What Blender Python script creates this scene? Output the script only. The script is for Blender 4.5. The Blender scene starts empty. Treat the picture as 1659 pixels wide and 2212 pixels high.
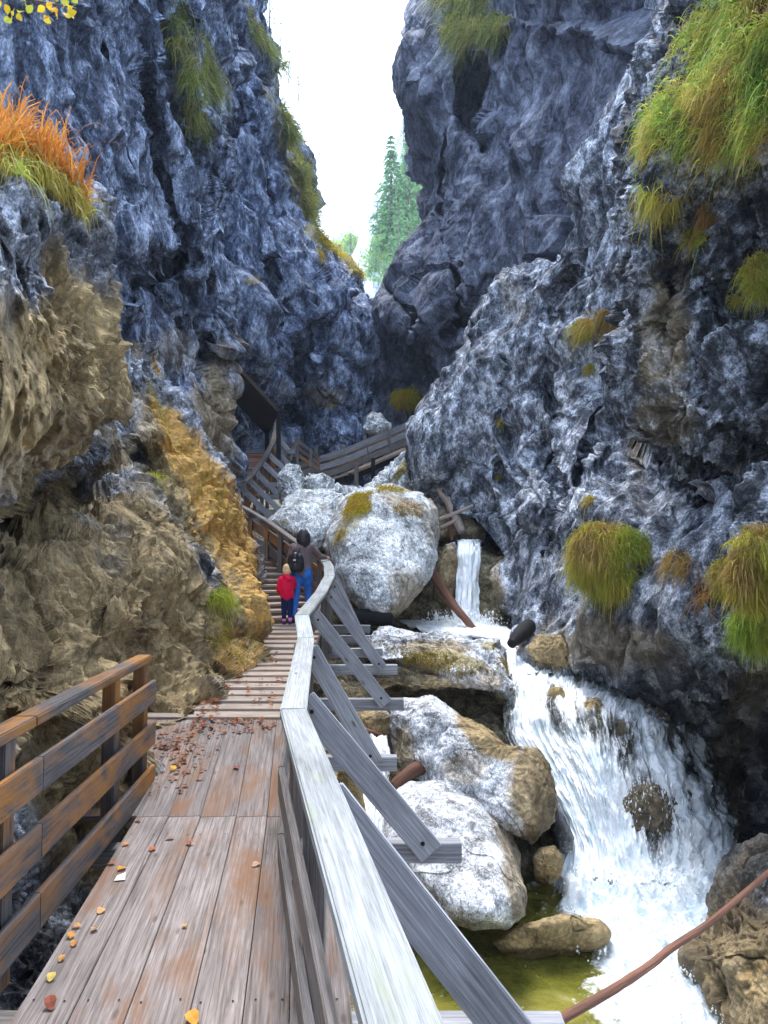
import bpy, bmesh, math, random
import numpy as np
from mathutils import Vector, Matrix
R = math.radians
rng = np.random.default_rng(7); random.seed(7)
scene = bpy.context.scene
C = scene.collection
# ---------------------------------------------------------------- camera, world, sun, exposure
F = 1671.0; CX, CY = 829.5, 1106.0; PITCH = math.atan(86/1671.0)
cam_d = bpy.data.cameras.new('camera'); cam = bpy.data.objects.new('camera', cam_d); C.objects.link(cam)
cam.location = (0, 0, 0); cam.rotation_euler = (R(90)+PITCH, 0, 0)
cam_d.sensor_fit = 'VERTICAL'; cam_d.sensor_height = 24.0; cam_d.lens = 24.0*F/2212.0
cam_d.clip_start = 0.05; cam_d.clip_end = 2000
scene.camera = cam
SUN_EL, SUN_ROT = R(70), R(-12)
w = bpy.data.worlds.new('World'); scene.world = w; w.use_nodes = True
wn = w.node_tree.nodes; wl = w.node_tree.links; wn.clear()
wo = wn.new('ShaderNodeOutputWorld'); wb = wn.new('ShaderNodeBackground')
sky = wn.new('ShaderNodeTexSky'); sky.sky_type = 'NISHITA'; sky.sun_disc = False
sky.sun_elevation = SUN_EL; sky.sun_rotation = SUN_ROT; sky.air_density = 1.3; sky.dust_density = 3.0
mixc = wn.new('ShaderNodeMix'); mixc.data_type = 'RGBA'; mixc.inputs[0].default_value = 0.62
mixc.inputs[7].default_value = (6.4, 7.7, 10.0, 1)          # thick bright cloud cover
wl.new(sky.outputs[0], mixc.inputs[6]); wl.new(mixc.outputs[2], wb.inputs[0])
wb.inputs[1].default_value = 0.15
wl.new(wb.outputs[0], wo.inputs[0])
sd = bpy.data.lights.new('sun', 'SUN'); sd.energy = 1.5; sd.angle = R(30); sd.color = (1, .97, .92)
so = bpy.data.objects.new('sun', sd); C.objects.link(so)
# sun direction: azimuth SUN_ROT east of +Y (ahead, to the right)
sdir = Vector((math.sin(SUN_ROT)*math.cos(SUN_EL), math.cos(SUN_ROT)*math.cos(SUN_EL), math.sin(SUN_EL)))
so.rotation_euler = sdir.to_track_quat('Z', 'Y').to_euler()
scene.view_settings.view_transform = 'Standard'; scene.view_settings.look = 'None'
scene.view_settings.gamma = 1; scene.view_settings.exposure = 1.9
scene.render.engine = 'CYCLES'
scene.cycles.max_bounces = 6; scene.cycles.diffuse_bounces = 4; scene.cycles.transparent_max_bounces = 12

# ---------------------------------------------------------------- helpers
cp, sp = math.cos(PITCH), math.sin(PITCH)
def PW(px, py, d):
    """numpy: photo position (1659x2212 grid) and distance ahead -> world point"""
    px = np.asarray(px, float); py = np.asarray(py, float); d = np.asarray(d, float)
    u = (px-CX)/F; v = (CY-py)/F
    y = cp - v*sp; z = sp + v*cp
    k = d/y
    return np.stack([u*k, d+0*u, z*k], -1)
def P(px, py, d):
    return Vector(PW(px, py, d).tolist())
def PZ(px, py, z):
    """photo position on the level plane z"""
    u = (px-CX)/F; v = (CY-py)/F
    y = cp - v*sp; zz = sp + v*cp; k = z/zz
    return Vector((u*k, y*k, z))
def to_px(p):
    p = np.asarray(p, float)
    f = p[..., 1]*cp + p[..., 2]*sp; up = -p[..., 1]*sp + p[..., 2]*cp
    f = np.maximum(f, 1e-3)
    return CX + F*p[..., 0]/f, CY - F*up/f
_perm = np.random.default_rng(3).permutation(512*4)
def _h(ix, iy, iz, s=0):
    n = len(_perm)
    return _perm[(_perm[(_perm[(ix+s*131) % n]+iy) % n]+iz) % n]
_ga = np.random.default_rng(5).normal(size=(512*4, 3)); _ga /= np.linalg.norm(_ga, axis=1)[:, None]
_r1 = np.random.default_rng(6).random((512*4, 4))
def gnoise(p, s=0):
    i = np.floor(p).astype(int); f = p-i
    w_ = f*f*f*(f*(f*6-15)+10); out = 0
    for a in (0, 1):
        for b in (0, 1):
            for c in (0, 1):
                g = _ga[_h(i[..., 0]+a, i[..., 1]+b, i[..., 2]+c, s)]
                dd = g[..., 0]*(f[..., 0]-a)+g[..., 1]*(f[..., 1]-b)+g[..., 2]*(f[..., 2]-c)
                out = out + dd*(w_[..., 0] if a else 1-w_[..., 0])*(w_[..., 1] if b else 1-w_[..., 1])*(w_[..., 2] if c else 1-w_[..., 2])
    return out*1.6
def fbm(p, o=4, s=0, ridged=False, gain=.5):
    t = 0; a = 1
    for k in range(o):
        n = gnoise(p*(2.03**k)+k*7.3, s+k)
        if ridged: n = .5-np.abs(n)*1.6
        t = t+a*n; a *= gain
    return t
def facet(p, s=0):
    """broken rock: every Voronoi cell is a tilted plane. returns height, edge distance"""
    i = np.floor(p).astype(int)
    b1 = np.full(p.shape[:-1], 9.); b2 = b1.copy(); val = np.zeros(p.shape[:-1])
    for a in (-1, 0, 1):
        for b in (-1, 0, 1):
            for c in (-1, 0, 1):
                jx, jy, jz = i[..., 0]+a, i[..., 1]+b, i[..., 2]+c
                h = _h(jx, jy, jz, s); r = _r1[h]
                dx = p[..., 0]-jx-r[..., 0]; dy = p[..., 1]-jy-r[..., 1]; dz = p[..., 2]-jz-r[..., 2]
                dist = dx*dx+dy*dy+dz*dz
                g = _ga[(h+77) % len(_ga)]
                v = (dx*g[..., 0]+dy*g[..., 1]+dz*g[..., 2])*.9+(r[..., 3]-.5)*.6
                m = dist < b1
                b2 = np.where(m, b1, np.minimum(b2, dist)); val = np.where(m, v, val); b1 = np.where(m, dist, b1)
    return val, np.sqrt(b2)-np.sqrt(b1)
def shard(p, s=0):
    """broken planes: linear interpolation on a tetrahedral lattice, flat faces meeting in sharp edges"""
    sk = p.sum(-1, keepdims=True)/3.0; q = p+sk; i = np.floor(q).astype(int); f = q-i
    o = np.argsort(-f, axis=-1); fs = np.take_along_axis(f, o, -1)
    w_ = [1-fs[..., 0], fs[..., 0]-fs[..., 1], fs[..., 1]-fs[..., 2], fs[..., 2]]
    c = i.copy(); out = 0
    for k in range(4):
        out = out+w_[k]*(_r1[_h(c[..., 0], c[..., 1], c[..., 2], s)][..., 3]-.5)
        if k < 3: c = c+(np.arange(3) == o[..., k:k+1])
    return out*2
def rot3(p, a, b):
    ca, sa, cb, sb = math.cos(a), math.sin(a), math.cos(b), math.sin(b)
    x, y, z = p[..., 0]*ca-p[..., 1]*sa, p[..., 0]*sa+p[..., 1]*ca, p[..., 2]
    return np.stack([x, y*cb-z*sb, y*sb+z*cb], -1)
def new_mesh(name, V, Fq, mat, parent=None, smooth=False, uv=None, col=None):
    V = np.asarray(V, np.float32).reshape(-1, 3); Fq = np.asarray(Fq, np.int32)
    me = bpy.data.meshes.new(name); n, k = Fq.shape
    me.vertices.add(len(V)); me.vertices.foreach_set('co', V.ravel())
    me.loops.add(n*k); me.loops.foreach_set('vertex_index', Fq.ravel())
    me.polygons.add(n); me.polygons.foreach_set('loop_start', np.arange(0, n*k, k, dtype=np.int32))
    try: me.polygons.foreach_set('loop_total', np.full(n, k, dtype=np.int32))
    except Exception: pass
    me.polygons.foreach_set('use_smooth', np.full(n, bool(smooth)))
    me.update(calc_edges=True); me.validate()
    if uv is not None:
        l = me.uv_layers.new(name='UVMap'); l.data.foreach_set('uv', np.asarray(uv, np.float32)[Fq.ravel()].ravel())
    if col is not None:
        a = me.color_attributes.new('paint', 'FLOAT_COLOR', 'POINT')
        c4 = np.ones((len(V), 4), np.float32); c4[:, :3] = col; a.data.foreach_set('color', c4.ravel())
    me.materials.append(mat)
    o = bpy.data.objects.new(name, me); C.objects.link(o)
    if parent: o.parent = parent
    return o
def tag(o, label=None, cat=None, group=None, kind=None):
    if label: o['label'] = label
    if cat: o['category'] = cat
    if group: o['group'] = group
    if kind: o['kind'] = kind
    return o
def empty(name, loc=(0, 0, 0)):
    o = bpy.data.objects.new(name, None); o.empty_display_size = .1; o.location = loc; C.objects.link(o); return o
def grid_faces(nr, nc, wrap=False):
    idx = np.arange(nr*nc).reshape(nr, nc)
    if wrap: idx = np.concatenate([idx, idx[:, :1]], 1)
    return np.stack([idx[:-1, :-1], idx[1:, :-1], idx[1:, 1:], idx[:-1, 1:]], -1).reshape(-1, 4)
def cr(ctrl, t):
    """Catmull-Rom along axis 0, t in 0..n-1"""
    n = len(ctrl); i = np.clip(np.floor(t).astype(int), 0, n-2); f = (t-i)
    g = lambda k: ctrl[np.clip(k, 0, n-1)]
    sh = (-1,)+(1,)*(ctrl.ndim-1); f = f.reshape(sh)
    p0, p1, p2, p3 = g(i-1), g(i), g(i+1), g(i+2)
    return .5*((2*p1)+(-p0+p2)*f+(2*p0-5*p1+4*p2-p3)*f**2+(-p0+3*p1-3*p2+p3)*f**3)
def grid_normals(G):
    du = np.gradient(G, axis=1); dv = np.gradient(G, axis=0)
    n = np.cross(du, dv); l = np.linalg.norm(n, axis=-1, keepdims=True); return n/np.maximum(l, 1e-9)
def smooth_grid(A, k=3):
    for _ in range(k):
        B = A.copy(); B[1:-1, 1:-1] = (A[:-2, 1:-1]+A[2:, 1:-1]+A[1:-1, :-2]+A[1:-1, 2:]+A[1:-1, 1:-1]*2)/6; A = B
    return A

# ---------------------------------------------------------------- materials
def newmat(name):
    m = bpy.data.materials.new(name); m.use_nodes = True; nt = m.node_tree
    for n in list(nt.nodes):
        if n.type != 'OUTPUT_MATERIAL': nt.nodes.remove(n)
    return m, nt, nt.nodes['Material Output']
def N(nt, t, **kw):
    n = nt.nodes.new('ShaderNode'+t)
    for k, v in kw.items():
        if k.startswith('i_'): n.inputs[int(k[2:])].default_value = v
        else: setattr(n, k, v)
    return n
def mixrgb(nt, a, b, fac, mode='MIX'):
    n = N(nt, 'Mix', data_type='RGBA', blend_type=mode)
    for s, v in ((0, fac), (6, a), (7, b)):
        if hasattr(v, 'links'): nt.links.new(v, n.inputs[s])
        elif s == 0: n.inputs[0].default_value = v
        else: n.inputs[s].default_value = (*v, 1)
    return n.outputs[2]
def ramp(nt, fac, pts):
    r = N(nt, 'ValToRGB'); e = r.color_ramp.elements
    while len(e) > 1: e.remove(e[-1])
    e[0].position = pts[0][0]; c = pts[0][1]; e[0].color = (*c, 1) if isinstance(c, tuple) else (c, c, c, 1)
    for p, c in pts[1:]:
        x = e.new(p); x.color = (*c, 1) if isinstance(c, tuple) else (c, c, c, 1)
    nt.links.new(fac, r.inputs[0]); return r.outputs[0]
def noise(nt, vec, scale, detail=6, rough=.6, dist=0):
    n = N(nt, 'TexNoise'); n.inputs['Scale'].default_value = scale; n.inputs['Detail'].default_value = detail
    n.inputs['Roughness'].default_value = rough; n.inputs['Distortion'].default_value = dist
    nt.links.new(vec, n.inputs['Vector']); return n.outputs['Fac']
def mapping(nt, vec, sc=(1, 1, 1), rot=(0, 0, 0)):
    m = N(nt, 'Mapping'); m.inputs['Scale'].default_value = sc; m.inputs['Rotation'].default_value = rot
    nt.links.new(vec, m.inputs['Vector']); return m.outputs[0]
def bsdf(nt, out, color, rough=.8, bump=None, bstr=.5, bdist=.02, spec=.3, extra=None):
    b = N(nt, 'BsdfPrincipled')
    if hasattr(color, 'links'): nt.links.new(color, b.inputs['Base Color'])
    else: b.inputs['Base Color'].default_value = (*color, 1)
    if hasattr(rough, 'links'): nt.links.new(rough, b.inputs['Roughness'])
    else: b.inputs['Roughness'].default_value = rough
    b.inputs['Specular IOR Level'].default_value = spec
    if bump is not None:
        bp = N(nt, 'Bump'); bp.inputs['Strength'].default_value = bstr; bp.inputs['Distance'].default_value = bdist
        nt.links.new(bump, bp.inputs['Height']); nt.links.new(bp.outputs[0], b.inputs['Normal'])
    nt.links.new(b.outputs[0], out.inputs[0]); return b
def rock_mat(name, dark, mid, light, scale=1.0, stretch=(1, 1, .45), rot=(0, 0, 0), speck=.5, bd=.03, tan=(.36, .27, .13), moss=(.20, .16, .03)):
    m, nt, out = newmat(name)
    co = N(nt, 'TexCoord').outputs['Object']
    mp = mapping(nt, co, tuple(.35+.65*x for x in stretch), rot)
    big = noise(nt, co, .35*scale, 4, .6)
    med = noise(nt, mp, 2.2*scale, 9, .72, .1)
    fine = noise(nt, mapping(nt, co, tuple(.5+.5*x for x in stretch), rot), 12*scale, 7, .74, 0)
    speckn = noise(nt, mp, 34*scale, 3, .6)
    c = ramp(nt, med, [(.36, dark), (.49, mid), (.60, light)])
    c = mixrgb(nt, c, ramp(nt, big, [(.35, .62), (.6, 1.12)]), .8, 'MULTIPLY')
    c = mixrgb(nt, c, ramp(nt, fine, [(.38, .28), (.5, 1.0), (.64, 1.75)]), speck, 'MULTIPLY')
    c = mixrgb(nt, c, ramp(nt, speckn, [(.40, .45), (.5, 1.0), (.62, 1.5)]), speck, 'MULTIPLY')
    vo = N(nt, 'TexVoronoi', feature='DISTANCE_TO_EDGE'); vo.inputs['Scale'].default_value = 1.6*scale
    wv = N(nt, 'VectorMath', operation='ADD'); nz = N(nt, 'TexNoise'); nz.inputs['Scale'].default_value = 2.5*scale; nz.inputs['Detail'].default_value = 5
    nt.links.new(mp, nz.inputs['Vector'])
    sc_ = N(nt, 'VectorMath', operation='SCALE'); sc_.inputs['Scale'].default_value = .9/scale
    nt.links.new(nz.outputs['Color'], sc_.inputs[0]); nt.links.new(sc_.outputs[0], wv.inputs[0]); nt.links.new(mp, wv.inputs[1]); nt.links.new(wv.outputs[0], vo.inputs['Vector'])
    crack = ramp(nt, vo.outputs['Distance'], [(0, .25), (.045, 1.0)])
    c = mixrgb(nt, c, crack, .55, 'MULTIPLY')
    vb = N(nt, 'TexVoronoi', feature='DISTANCE_TO_EDGE'); vb.inputs['Scale'].default_value = 6.5*scale; nt.links.new(wv.outputs[0], vb.inputs['Vector'])
    ck2 = mixrgb(nt, ramp(nt, vb.outputs['Distance'], [(0, .12), (.07, 1.0)]), (1, 1, 1), ramp(nt, med, [(.42, 0.0), (.58, 1.0)]))
    c = mixrgb(nt, c, ck2, .75, 'MULTIPLY')
    at = N(nt, 'Attribute', attribute_name='paint'); sep = N(nt, 'SeparateColor'); nt.links.new(at.outputs['Color'], sep.inputs[0])
    tcol = ramp(nt, med, [(.28, tuple(x*.35 for x in tan)), (.5, tan), (.7, tuple(min(1, x*1.5) for x in tan))])
    tcol = mixrgb(nt, tcol, ramp(nt, fine, [(.36, .4), (.52, 1.0), (.68, 1.5)]), .7, 'MULTIPLY')
    tcol = mixrgb(nt, tcol, crack, .5, 'MULTIPLY')
    c = mixrgb(nt, c, tcol, sep.outputs[0])
    mf = N(nt, 'Math', operation='MULTIPLY_ADD'); nt.links.new(fine, mf.inputs[0]); mf.inputs[1].default_value = 3.0
    ms = N(nt, 'Math', operation='MULTIPLY_ADD'); nt.links.new(sep.outputs[1], ms.inputs[0]); ms.inputs[1].default_value = 1.7; ms.inputs[2].default_value = -2.35
    nt.links.new(ms.outputs[0], mf.inputs[2]); mf.use_clamp = True
    mcol = mixrgb(nt, moss, tuple(min(1, x*2.1) for x in moss), med)
    c = mixrgb(nt, c, mcol, mf.outputs[0])
    # wet rock near the water is darker and shinier
    wetc = mixrgb(nt, c, (.3, .27, .22), 1.0, 'MULTIPLY')
    c = mixrgb(nt, c, wetc, sep.outputs[2])
    rr = N(nt, 'MapRange'); nt.links.new(sep.outputs[2], rr.inputs[0]); rr.inputs[3].default_value = .82; rr.inputs[4].default_value = .3
    s1 = N(nt, 'Math', operation='MULTIPLY_ADD'); nt.links.new(fine, s1.inputs[0]); s1.inputs[1].default_value = .5; nt.links.new(med, s1.inputs[2])
    s2 = N(nt, 'Math', operation='MULTIPLY_ADD'); nt.links.new(speckn, s2.inputs[0]); s2.inputs[1].default_value = .25; nt.links.new(s1.outputs[0], s2.inputs[2])
    for q_, (vs, am) in enumerate(((5.5, .34), (15, .2))):
        v2 = N(nt, 'TexVoronoi', feature='F1'); v2.inputs['Scale'].default_value = vs*scale; nt.links.new(wv.outputs[0] if q_ == 0 else mp, v2.inputs['Vector'])
        s3 = N(nt, 'Math', operation='MULTIPLY_ADD'); nt.links.new(v2.outputs['Distance'], s3.inputs[0]); s3.inputs[1].default_value = -am; nt.links.new(s2.outputs[0], s3.inputs[2]); s2 = s3
        chip = ramp(nt, v2.outputs['Color'], [(.1, .72), (.9, 1.22)]); c_ch = chip if q_ == 0 else c_ch
    c = mixrgb(nt, c, c_ch, .7, 'MULTIPLY')
    bsdf(nt, out, c, rr.outputs[0], s2.outputs[0], .9, bd, .35)
    return m
BLUE_D, BLUE_M, BLUE_L = (.055, .065, .095), (.17, .19, .24), (.42, .45, .52)
M = {}
M['rock_near'] = rock_mat('rock_near', (.02, .022, .028), (.15, .16, .18), (.46, .50, .57), 1.3, (1, 1, .6), (.4, .3, 0), .6, .035, tan=(.34, .25, .12), moss=(.44, .245, .05))
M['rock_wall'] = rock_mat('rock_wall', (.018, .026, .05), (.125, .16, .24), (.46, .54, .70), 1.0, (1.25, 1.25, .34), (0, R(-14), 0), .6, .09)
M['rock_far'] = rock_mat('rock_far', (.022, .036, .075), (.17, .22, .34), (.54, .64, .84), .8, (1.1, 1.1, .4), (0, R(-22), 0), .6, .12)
M['rock_dark'] = rock_mat('rock_dark', (.045, .055, .085), (.15, .168, .225), (.28, .31, .39), .45, (1, 1, .7), (0, R(25), 0), .35, .10)
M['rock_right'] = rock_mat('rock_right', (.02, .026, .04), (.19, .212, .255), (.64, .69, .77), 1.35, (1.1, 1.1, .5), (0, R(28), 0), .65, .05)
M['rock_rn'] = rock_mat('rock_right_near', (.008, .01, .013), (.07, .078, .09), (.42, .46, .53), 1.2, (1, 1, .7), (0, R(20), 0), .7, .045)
M['boulder'] = rock_mat('pale_boulder', (.30, .30, .30), (.62, .63, .65), (.84, .86, .89), 1.6, (1, 1, .6), (.3, .2, 0), .55, .035, tan=(.38, .28, .14))
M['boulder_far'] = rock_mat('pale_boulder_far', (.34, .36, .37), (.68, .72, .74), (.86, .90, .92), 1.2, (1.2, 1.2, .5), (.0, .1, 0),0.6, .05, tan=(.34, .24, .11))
M['bed'] = rock_mat('stream_bed', (.06, .05, .03), (.24, .19, .10), (.42, .36, .24), 2.0, (1, 1, 1), (0, 0, 0), .5, .03)
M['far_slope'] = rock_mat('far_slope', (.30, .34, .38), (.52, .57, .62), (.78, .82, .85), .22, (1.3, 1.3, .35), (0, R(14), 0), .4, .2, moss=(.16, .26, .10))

def wood_mat(name, dark, light, stain=None, stain_amt=0, rough=.75, grain=1.0, green=0):
    m, nt, out = newmat(name)
    uv = N(nt, 'TexCoord').outputs['UV']; info = N(nt, 'ObjectInfo')
    g1 = noise(nt, mapping(nt, uv, (1.6, 60*grain, 1)), 1.0, 5, .65, .6)
    g2 = noise(nt, mapping(nt, uv, (5, 220*grain, 1)), 1.0, 3, .6)
    bl = noise(nt, mapping(nt, uv, (1.3, 5, 1)), 1.0, 5, .6)
    c = ramp(nt, g1, [(.3, dark), (.62, light)])
    c = mixrgb(nt, c, ramp(nt, g2, [(.35, .55), (.55, 1.05)]), .55, 'MULTIPLY')
    c = mixrgb(nt, c, ramp(nt, bl, [(.3, .6), (.6, 1.12)]), .8, 'MULTIPLY')
    c = mixrgb(nt, c, ramp(nt, info.outputs['Random'], [(0, .75), (1, 1.2)]), .7, 'MULTIPLY')
    if stain:
        sn = noise(nt, mapping(nt, uv, (.9, 3.2, 1)), 1.0, 6, .62, .5)
        f = ramp(nt, sn, [(.60-.22*stain_amt, 0.0), (.78-.22*stain_amt, 1.0)])
        c = mixrgb(nt, c, stain, mixrgb(nt, f, (.8, .8, .8), 1.0, 'MULTIPLY'))
    if green:
        gn = noise(nt, mapping(nt, uv, (2, 8, 1)), 1.3, 5, .6)
        c = mixrgb(nt, c, (.30, .34, .12), mixrgb(nt, ramp(nt, gn, [(.52, 0.0), (.75, 1.0)]), (green, green, green), 1.0, 'MULTIPLY'))
    # knots
    vo = N(nt, 'TexVoronoi'); vo.inputs['Scale'].default_value = 1; nt.links.new(mapping(nt, uv, (2.2, 7, 1)), vo.inputs['Vector'])
    c = mixrgb(nt, c, (.10, .075, .06), ramp(nt, vo.outputs['Distance'], [(.05, .85), (.12, 0.0)]))
    s = N(nt, 'Math', operation='ADD'); nt.links.new(g1, s.inputs[0]); nt.links.new(g2, s.inputs[1])
    bsdf(nt, out, c, rough, s.outputs[0], .55, .006, .3)
    return m
M['w_pale'] = wood_mat('weathered_pale_wood', (.21, .222, .226), (.40, .42, .43), green=.4)
M['w_grey'] = wood_mat('weathered_grey_wood', (.17, .17, .18), (.38, .385, .41))
M['w_deck'] = wood_mat('deck_wood', (.085, .066, .056), (.29, .25, .235), (.19, .09, .04), .5)
M['w_brown'] = wood_mat('brown_rail_wood', (.045, .04, .042), (.17, .155, .15), (.50, .20, .015), .66)
M['w_greybrown'] = wood_mat('grey_brown_wood', (.09, .075, .065), (.25, .225, .21), (.2, .11, .05), .15)
M['w_step'] = wood_mat('step_wood', (.21, .15, .11), (.46, .39, .33), (.30, .15, .085), .35)
M['w_stepred'] = wood_mat('red_step_wood', (.42, .22, .16), (.74, .46, .36))
M['w_riser'] = wood_mat('riser_wood', (.09, .055, .035), (.24, .16, .11))
M['w_dark'] = wood_mat('dark_wet_wood', (.004, .004, .005), (.018, .017, .018))
M['w_log'] = wood_mat('drift_log_wood', (.07, .032, .02), (.25, .115, .07))
M['w_palelog'] = wood_mat('bare_log_wood', (.28, .21, .17), (.60, .48, .40))
def flat_mat(name, c, rough=.7, var=.25, sc=14, bump=0.3, bd=.01, spec=.3):
    m, nt, out = newmat(name); co = N(nt, 'TexCoord').outputs['Object']
    n = noise(nt, co, sc, 5, .6)
    cc = mixrgb(nt, c, ramp(nt, n, [(.3, 1-var*1.5), (.7, 1+var)]), 1.0, 'MULTIPLY')
    bsdf(nt, out, cc, rough, n, bump, bd, spec); return m
def blade_mat(name):
    m, nt, out = newmat(name)
    at = N(nt, 'Attribute', attribute_name='paint')
    b = N(nt, 'BsdfPrincipled'); nt.links.new(at.outputs['Color'], b.inputs['Base Color']); b.inputs['Roughness'].default_value = .6
    b.inputs['Specular IOR Level'].default_value = .2
    t = N(nt, 'BsdfTranslucent'); nt.links.new(at.outputs['Color'], t.inputs[0])
    mx = N(nt, 'MixShader'); mx.inputs[0].default_value = .35
    nt.links.new(b.outputs[0], mx.inputs[1]); nt.links.new(t.outputs[0], mx.inputs[2]); nt.links.new(mx.outputs[0], out.inputs[0])
    return m
M['blade'] = blade_mat('grass_blades')
def water_mat(name, streak, thr, rockmix=0, tint=(.78, .86, .92)):
    """streaky white water with clear gaps; UV u across, v along the flow"""
    m, nt, out = newmat(name)
    uv = N(nt, 'TexCoord').outputs['UV']; at = N(nt, 'Attribute', attribute_name='paint'); sep = N(nt, 'SeparateColor'); nt.links.new(at.outputs['Color'], sep.inputs[0])
    n1 = noise(nt, mapping(nt, uv, (streak[0], streak[1], 1)), 1, 6, .62, 1.4)
    n2 = noise(nt, mapping(nt, uv, (streak[0]*3.5, streak[1]*4.5, 1)), 1, 5, .68, 1.2)
    a = N(nt, 'Math', operation='MULTIPLY_ADD'); nt.links.new(n2, a.inputs[0]); a.inputs[1].default_value = .7; nt.links.new(n1, a.inputs[2])
    s = N(nt, 'Math', operation='MULTIPLY_ADD'); nt.links.new(sep.outputs[0], s.inputs[0]); s.inputs[1].default_value = .9; nt.links.new(a.outputs[0], s.inputs[2])
    f = ramp(nt, s.outputs[0], [(thr, 0.0), (min(.999, thr+.30), 1.0)])
    white = N(nt, 'BsdfPrincipled'); white.inputs['Roughness'].default_value = .45
    cc = mixrgb(nt, (.62, .77, .82), (1.0, 1.0, 1.0), ramp(nt, a.outputs[0], [(.55, 0.0), (.95, 1.0)])); nt.links.new(cc, white.inputs['Base Color'])
    bp = N(nt, 'Bump'); bp.inputs['Strength'].default_value = .5; bp.inputs['Distance'].default_value = .04
    nt.links.new(a.outputs[0], bp.inputs['Height']); nt.links.new(bp.outputs[0], white.inputs['Normal'])
    tr = N(nt, 'BsdfTransparent'); tr.inputs[0].default_value = (*tint, 1)
    gl = N(nt, 'BsdfGlossy'); gl.inputs['Roughness'].default_value = .12; nt.links.new(bp.outputs[0], gl.inputs['Normal'])
    m1 = N(nt, 'MixShader'); m1.inputs[0].default_value = .12; nt.links.new(tr.outputs[0], m1.inputs[1]); nt.links.new(gl.outputs[0], m1.inputs[2])
    m2 = N(nt, 'MixShader'); nt.links.new(f, m2.inputs[0]); nt.links.new(m1.outputs[0], m2.inputs[1]); nt.links.new(white.outputs[0], m2.inputs[2])
    nt.links.new(m2.outputs[0], out.inputs[0]); return m
M['water_fall'] = water_mat('falling_water', (11, 1.5), .60)
def pool_mat():
    m, nt, out = newmat('pool_water')
    co = N(nt, 'TexCoord').outputs['Object']; at = N(nt, 'Attribute', attribute_name='paint'); sep = N(nt, 'SeparateColor'); nt.links.new(at.outputs['Color'], sep.inputs[0])
    n1 = noise(nt, mapping(nt, co, (1.6, 1.0, 1), (0, 0, R(20))), 2.2, 7, .66, 1.2); n2 = noise(nt, co, 12, 4, .6, .8)
    a = N(nt, 'Math', operation='MULTIPLY_ADD'); nt.links.new(n2, a.inputs[0]); a.inputs[1].default_value = .35; nt.links.new(n1, a.inputs[2])
    s = N(nt, 'Math', operation='ADD'); nt.links.new(sep.outputs[0], s.inputs[0]); nt.links.new(a.outputs[0], s.inputs[1])
    f = ramp(nt, s.outputs[0], [(.80, 0.0), (.98, 1.0)])
    bp = N(nt, 'Bump'); bp.inputs['Strength'].default_value = .6; bp.inputs['Distance'].default_value = .05
    nt.links.new(a.outputs[0], bp.inputs['Height'])
    wh = N(nt, 'BsdfPrincipled'); wh.inputs['Roughness'].default_value = .5; nt.links.new(bp.outputs[0], wh.inputs['Normal'])
    nt.links.new(mixrgb(nt, (.52, .66, .76), (.88, .92, .94), ramp(nt, a.outputs[0], [(.48, 0.0), (.78, 1.0)])), wh.inputs['Base Color'])
    gr = N(nt, 'BsdfPrincipled'); gr.inputs['Roughness'].default_value = .06; nt.links.new(bp.outputs[0], gr.inputs['Normal'])
    nt.links.new(mixrgb(nt, (.13, .14, .015), (.40, .36, .07), ramp(nt, noise(nt, co, 1.7, 5, .6), [(.35, 0.0), (.65, 1.0)])), gr.inputs['Base Color'])
    tr = N(nt, 'BsdfTransparent'); tr.inputs[0].default_value = (.75, .72, .42, 1)
    mg = N(nt, 'MixShader'); mg.inputs[0].default_value = .35; nt.links.new(gr.outputs[0], mg.inputs[1]); nt.links.new(tr.outputs[0], mg.inputs[2])
    mx = N(nt, 'MixShader'); nt.links.new(f, mx.inputs[0]); nt.links.new(mg.outputs[0], mx.inputs[1]); nt.links.new(wh.outputs[0], mx.inputs[2])
    nt.links.new(mx.outputs[0], out.inputs[0]); return m
M['pool'] = pool_mat()

# ---------------------------------------------------------------- rock builders
SURF = {}       # name -> (pixel x, pixel y, world pos, normal) of every vertex, for placing plants
def paint_cols(px, py, W, regions, sc=1.0, wn=.5):
    col = np.zeros(W.shape)
    n = fbm(W*.9*sc, 4, 11)
    for (cx, cy, rx, ry, ang, st, ch) in regions:
        a = R(ang); dx, dy = px-cx, py-cy
        x = (dx*math.cos(a)+dy*math.sin(a))/rx; y = (-dx*math.sin(a)+dy*math.cos(a))/ry
        v = np.clip((1.15-np.sqrt(x*x+y*y)+n*wn)*2.2, 0, 1)*st
        col[..., ch] = np.maximum(col[..., ch], v)
    return col
def rock_disp(W, size, amp, an=(1, 1, .5), ang=0, detail=1.0, seed=0, soft=.5):
    ca, sa = math.cos(R(ang)), math.sin(R(ang))
    Q = np.stack([W[..., 0]*ca-W[..., 2]*sa, W[..., 1], W[..., 0]*sa+W[..., 2]*ca], -1)*np.array(an)/size
    Wp = np.stack([fbm(Q*1.1, 3, seed+1), fbm(Q*1.1+9, 3, seed+2), fbm(Q*1.1+17, 3, seed+3)], -1); Q = Q+.16*Wp
    f1, e1 = facet(Q*.8+.1*Wp, seed)
    d = shard(Q*1.0, seed)*.75+shard(rot3(Q, .7, .4)*2.1+3, seed+5)*.42*detail+shard(rot3(Q, 1.4, .9)*4.6+5, seed+9)*.29*detail+shard(rot3(Q, 2.1, .2)*10+2, seed+13)*.17*detail+shard(rot3(Q, .3, 1.2)*22+2, seed+17)*.09*detail
    d = d+f1*.30-.26*np.exp(-(e1/.045)**2)*np.clip(.3+fbm(Q*.7, 2, seed+19)*1.5, 0, 1)
    d = d+fbm(Q*.8, 3, seed+20)*soft*1.2+fbm(Q*7, 3, seed+30, True)*.05*detail
    return d*amp*size
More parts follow.
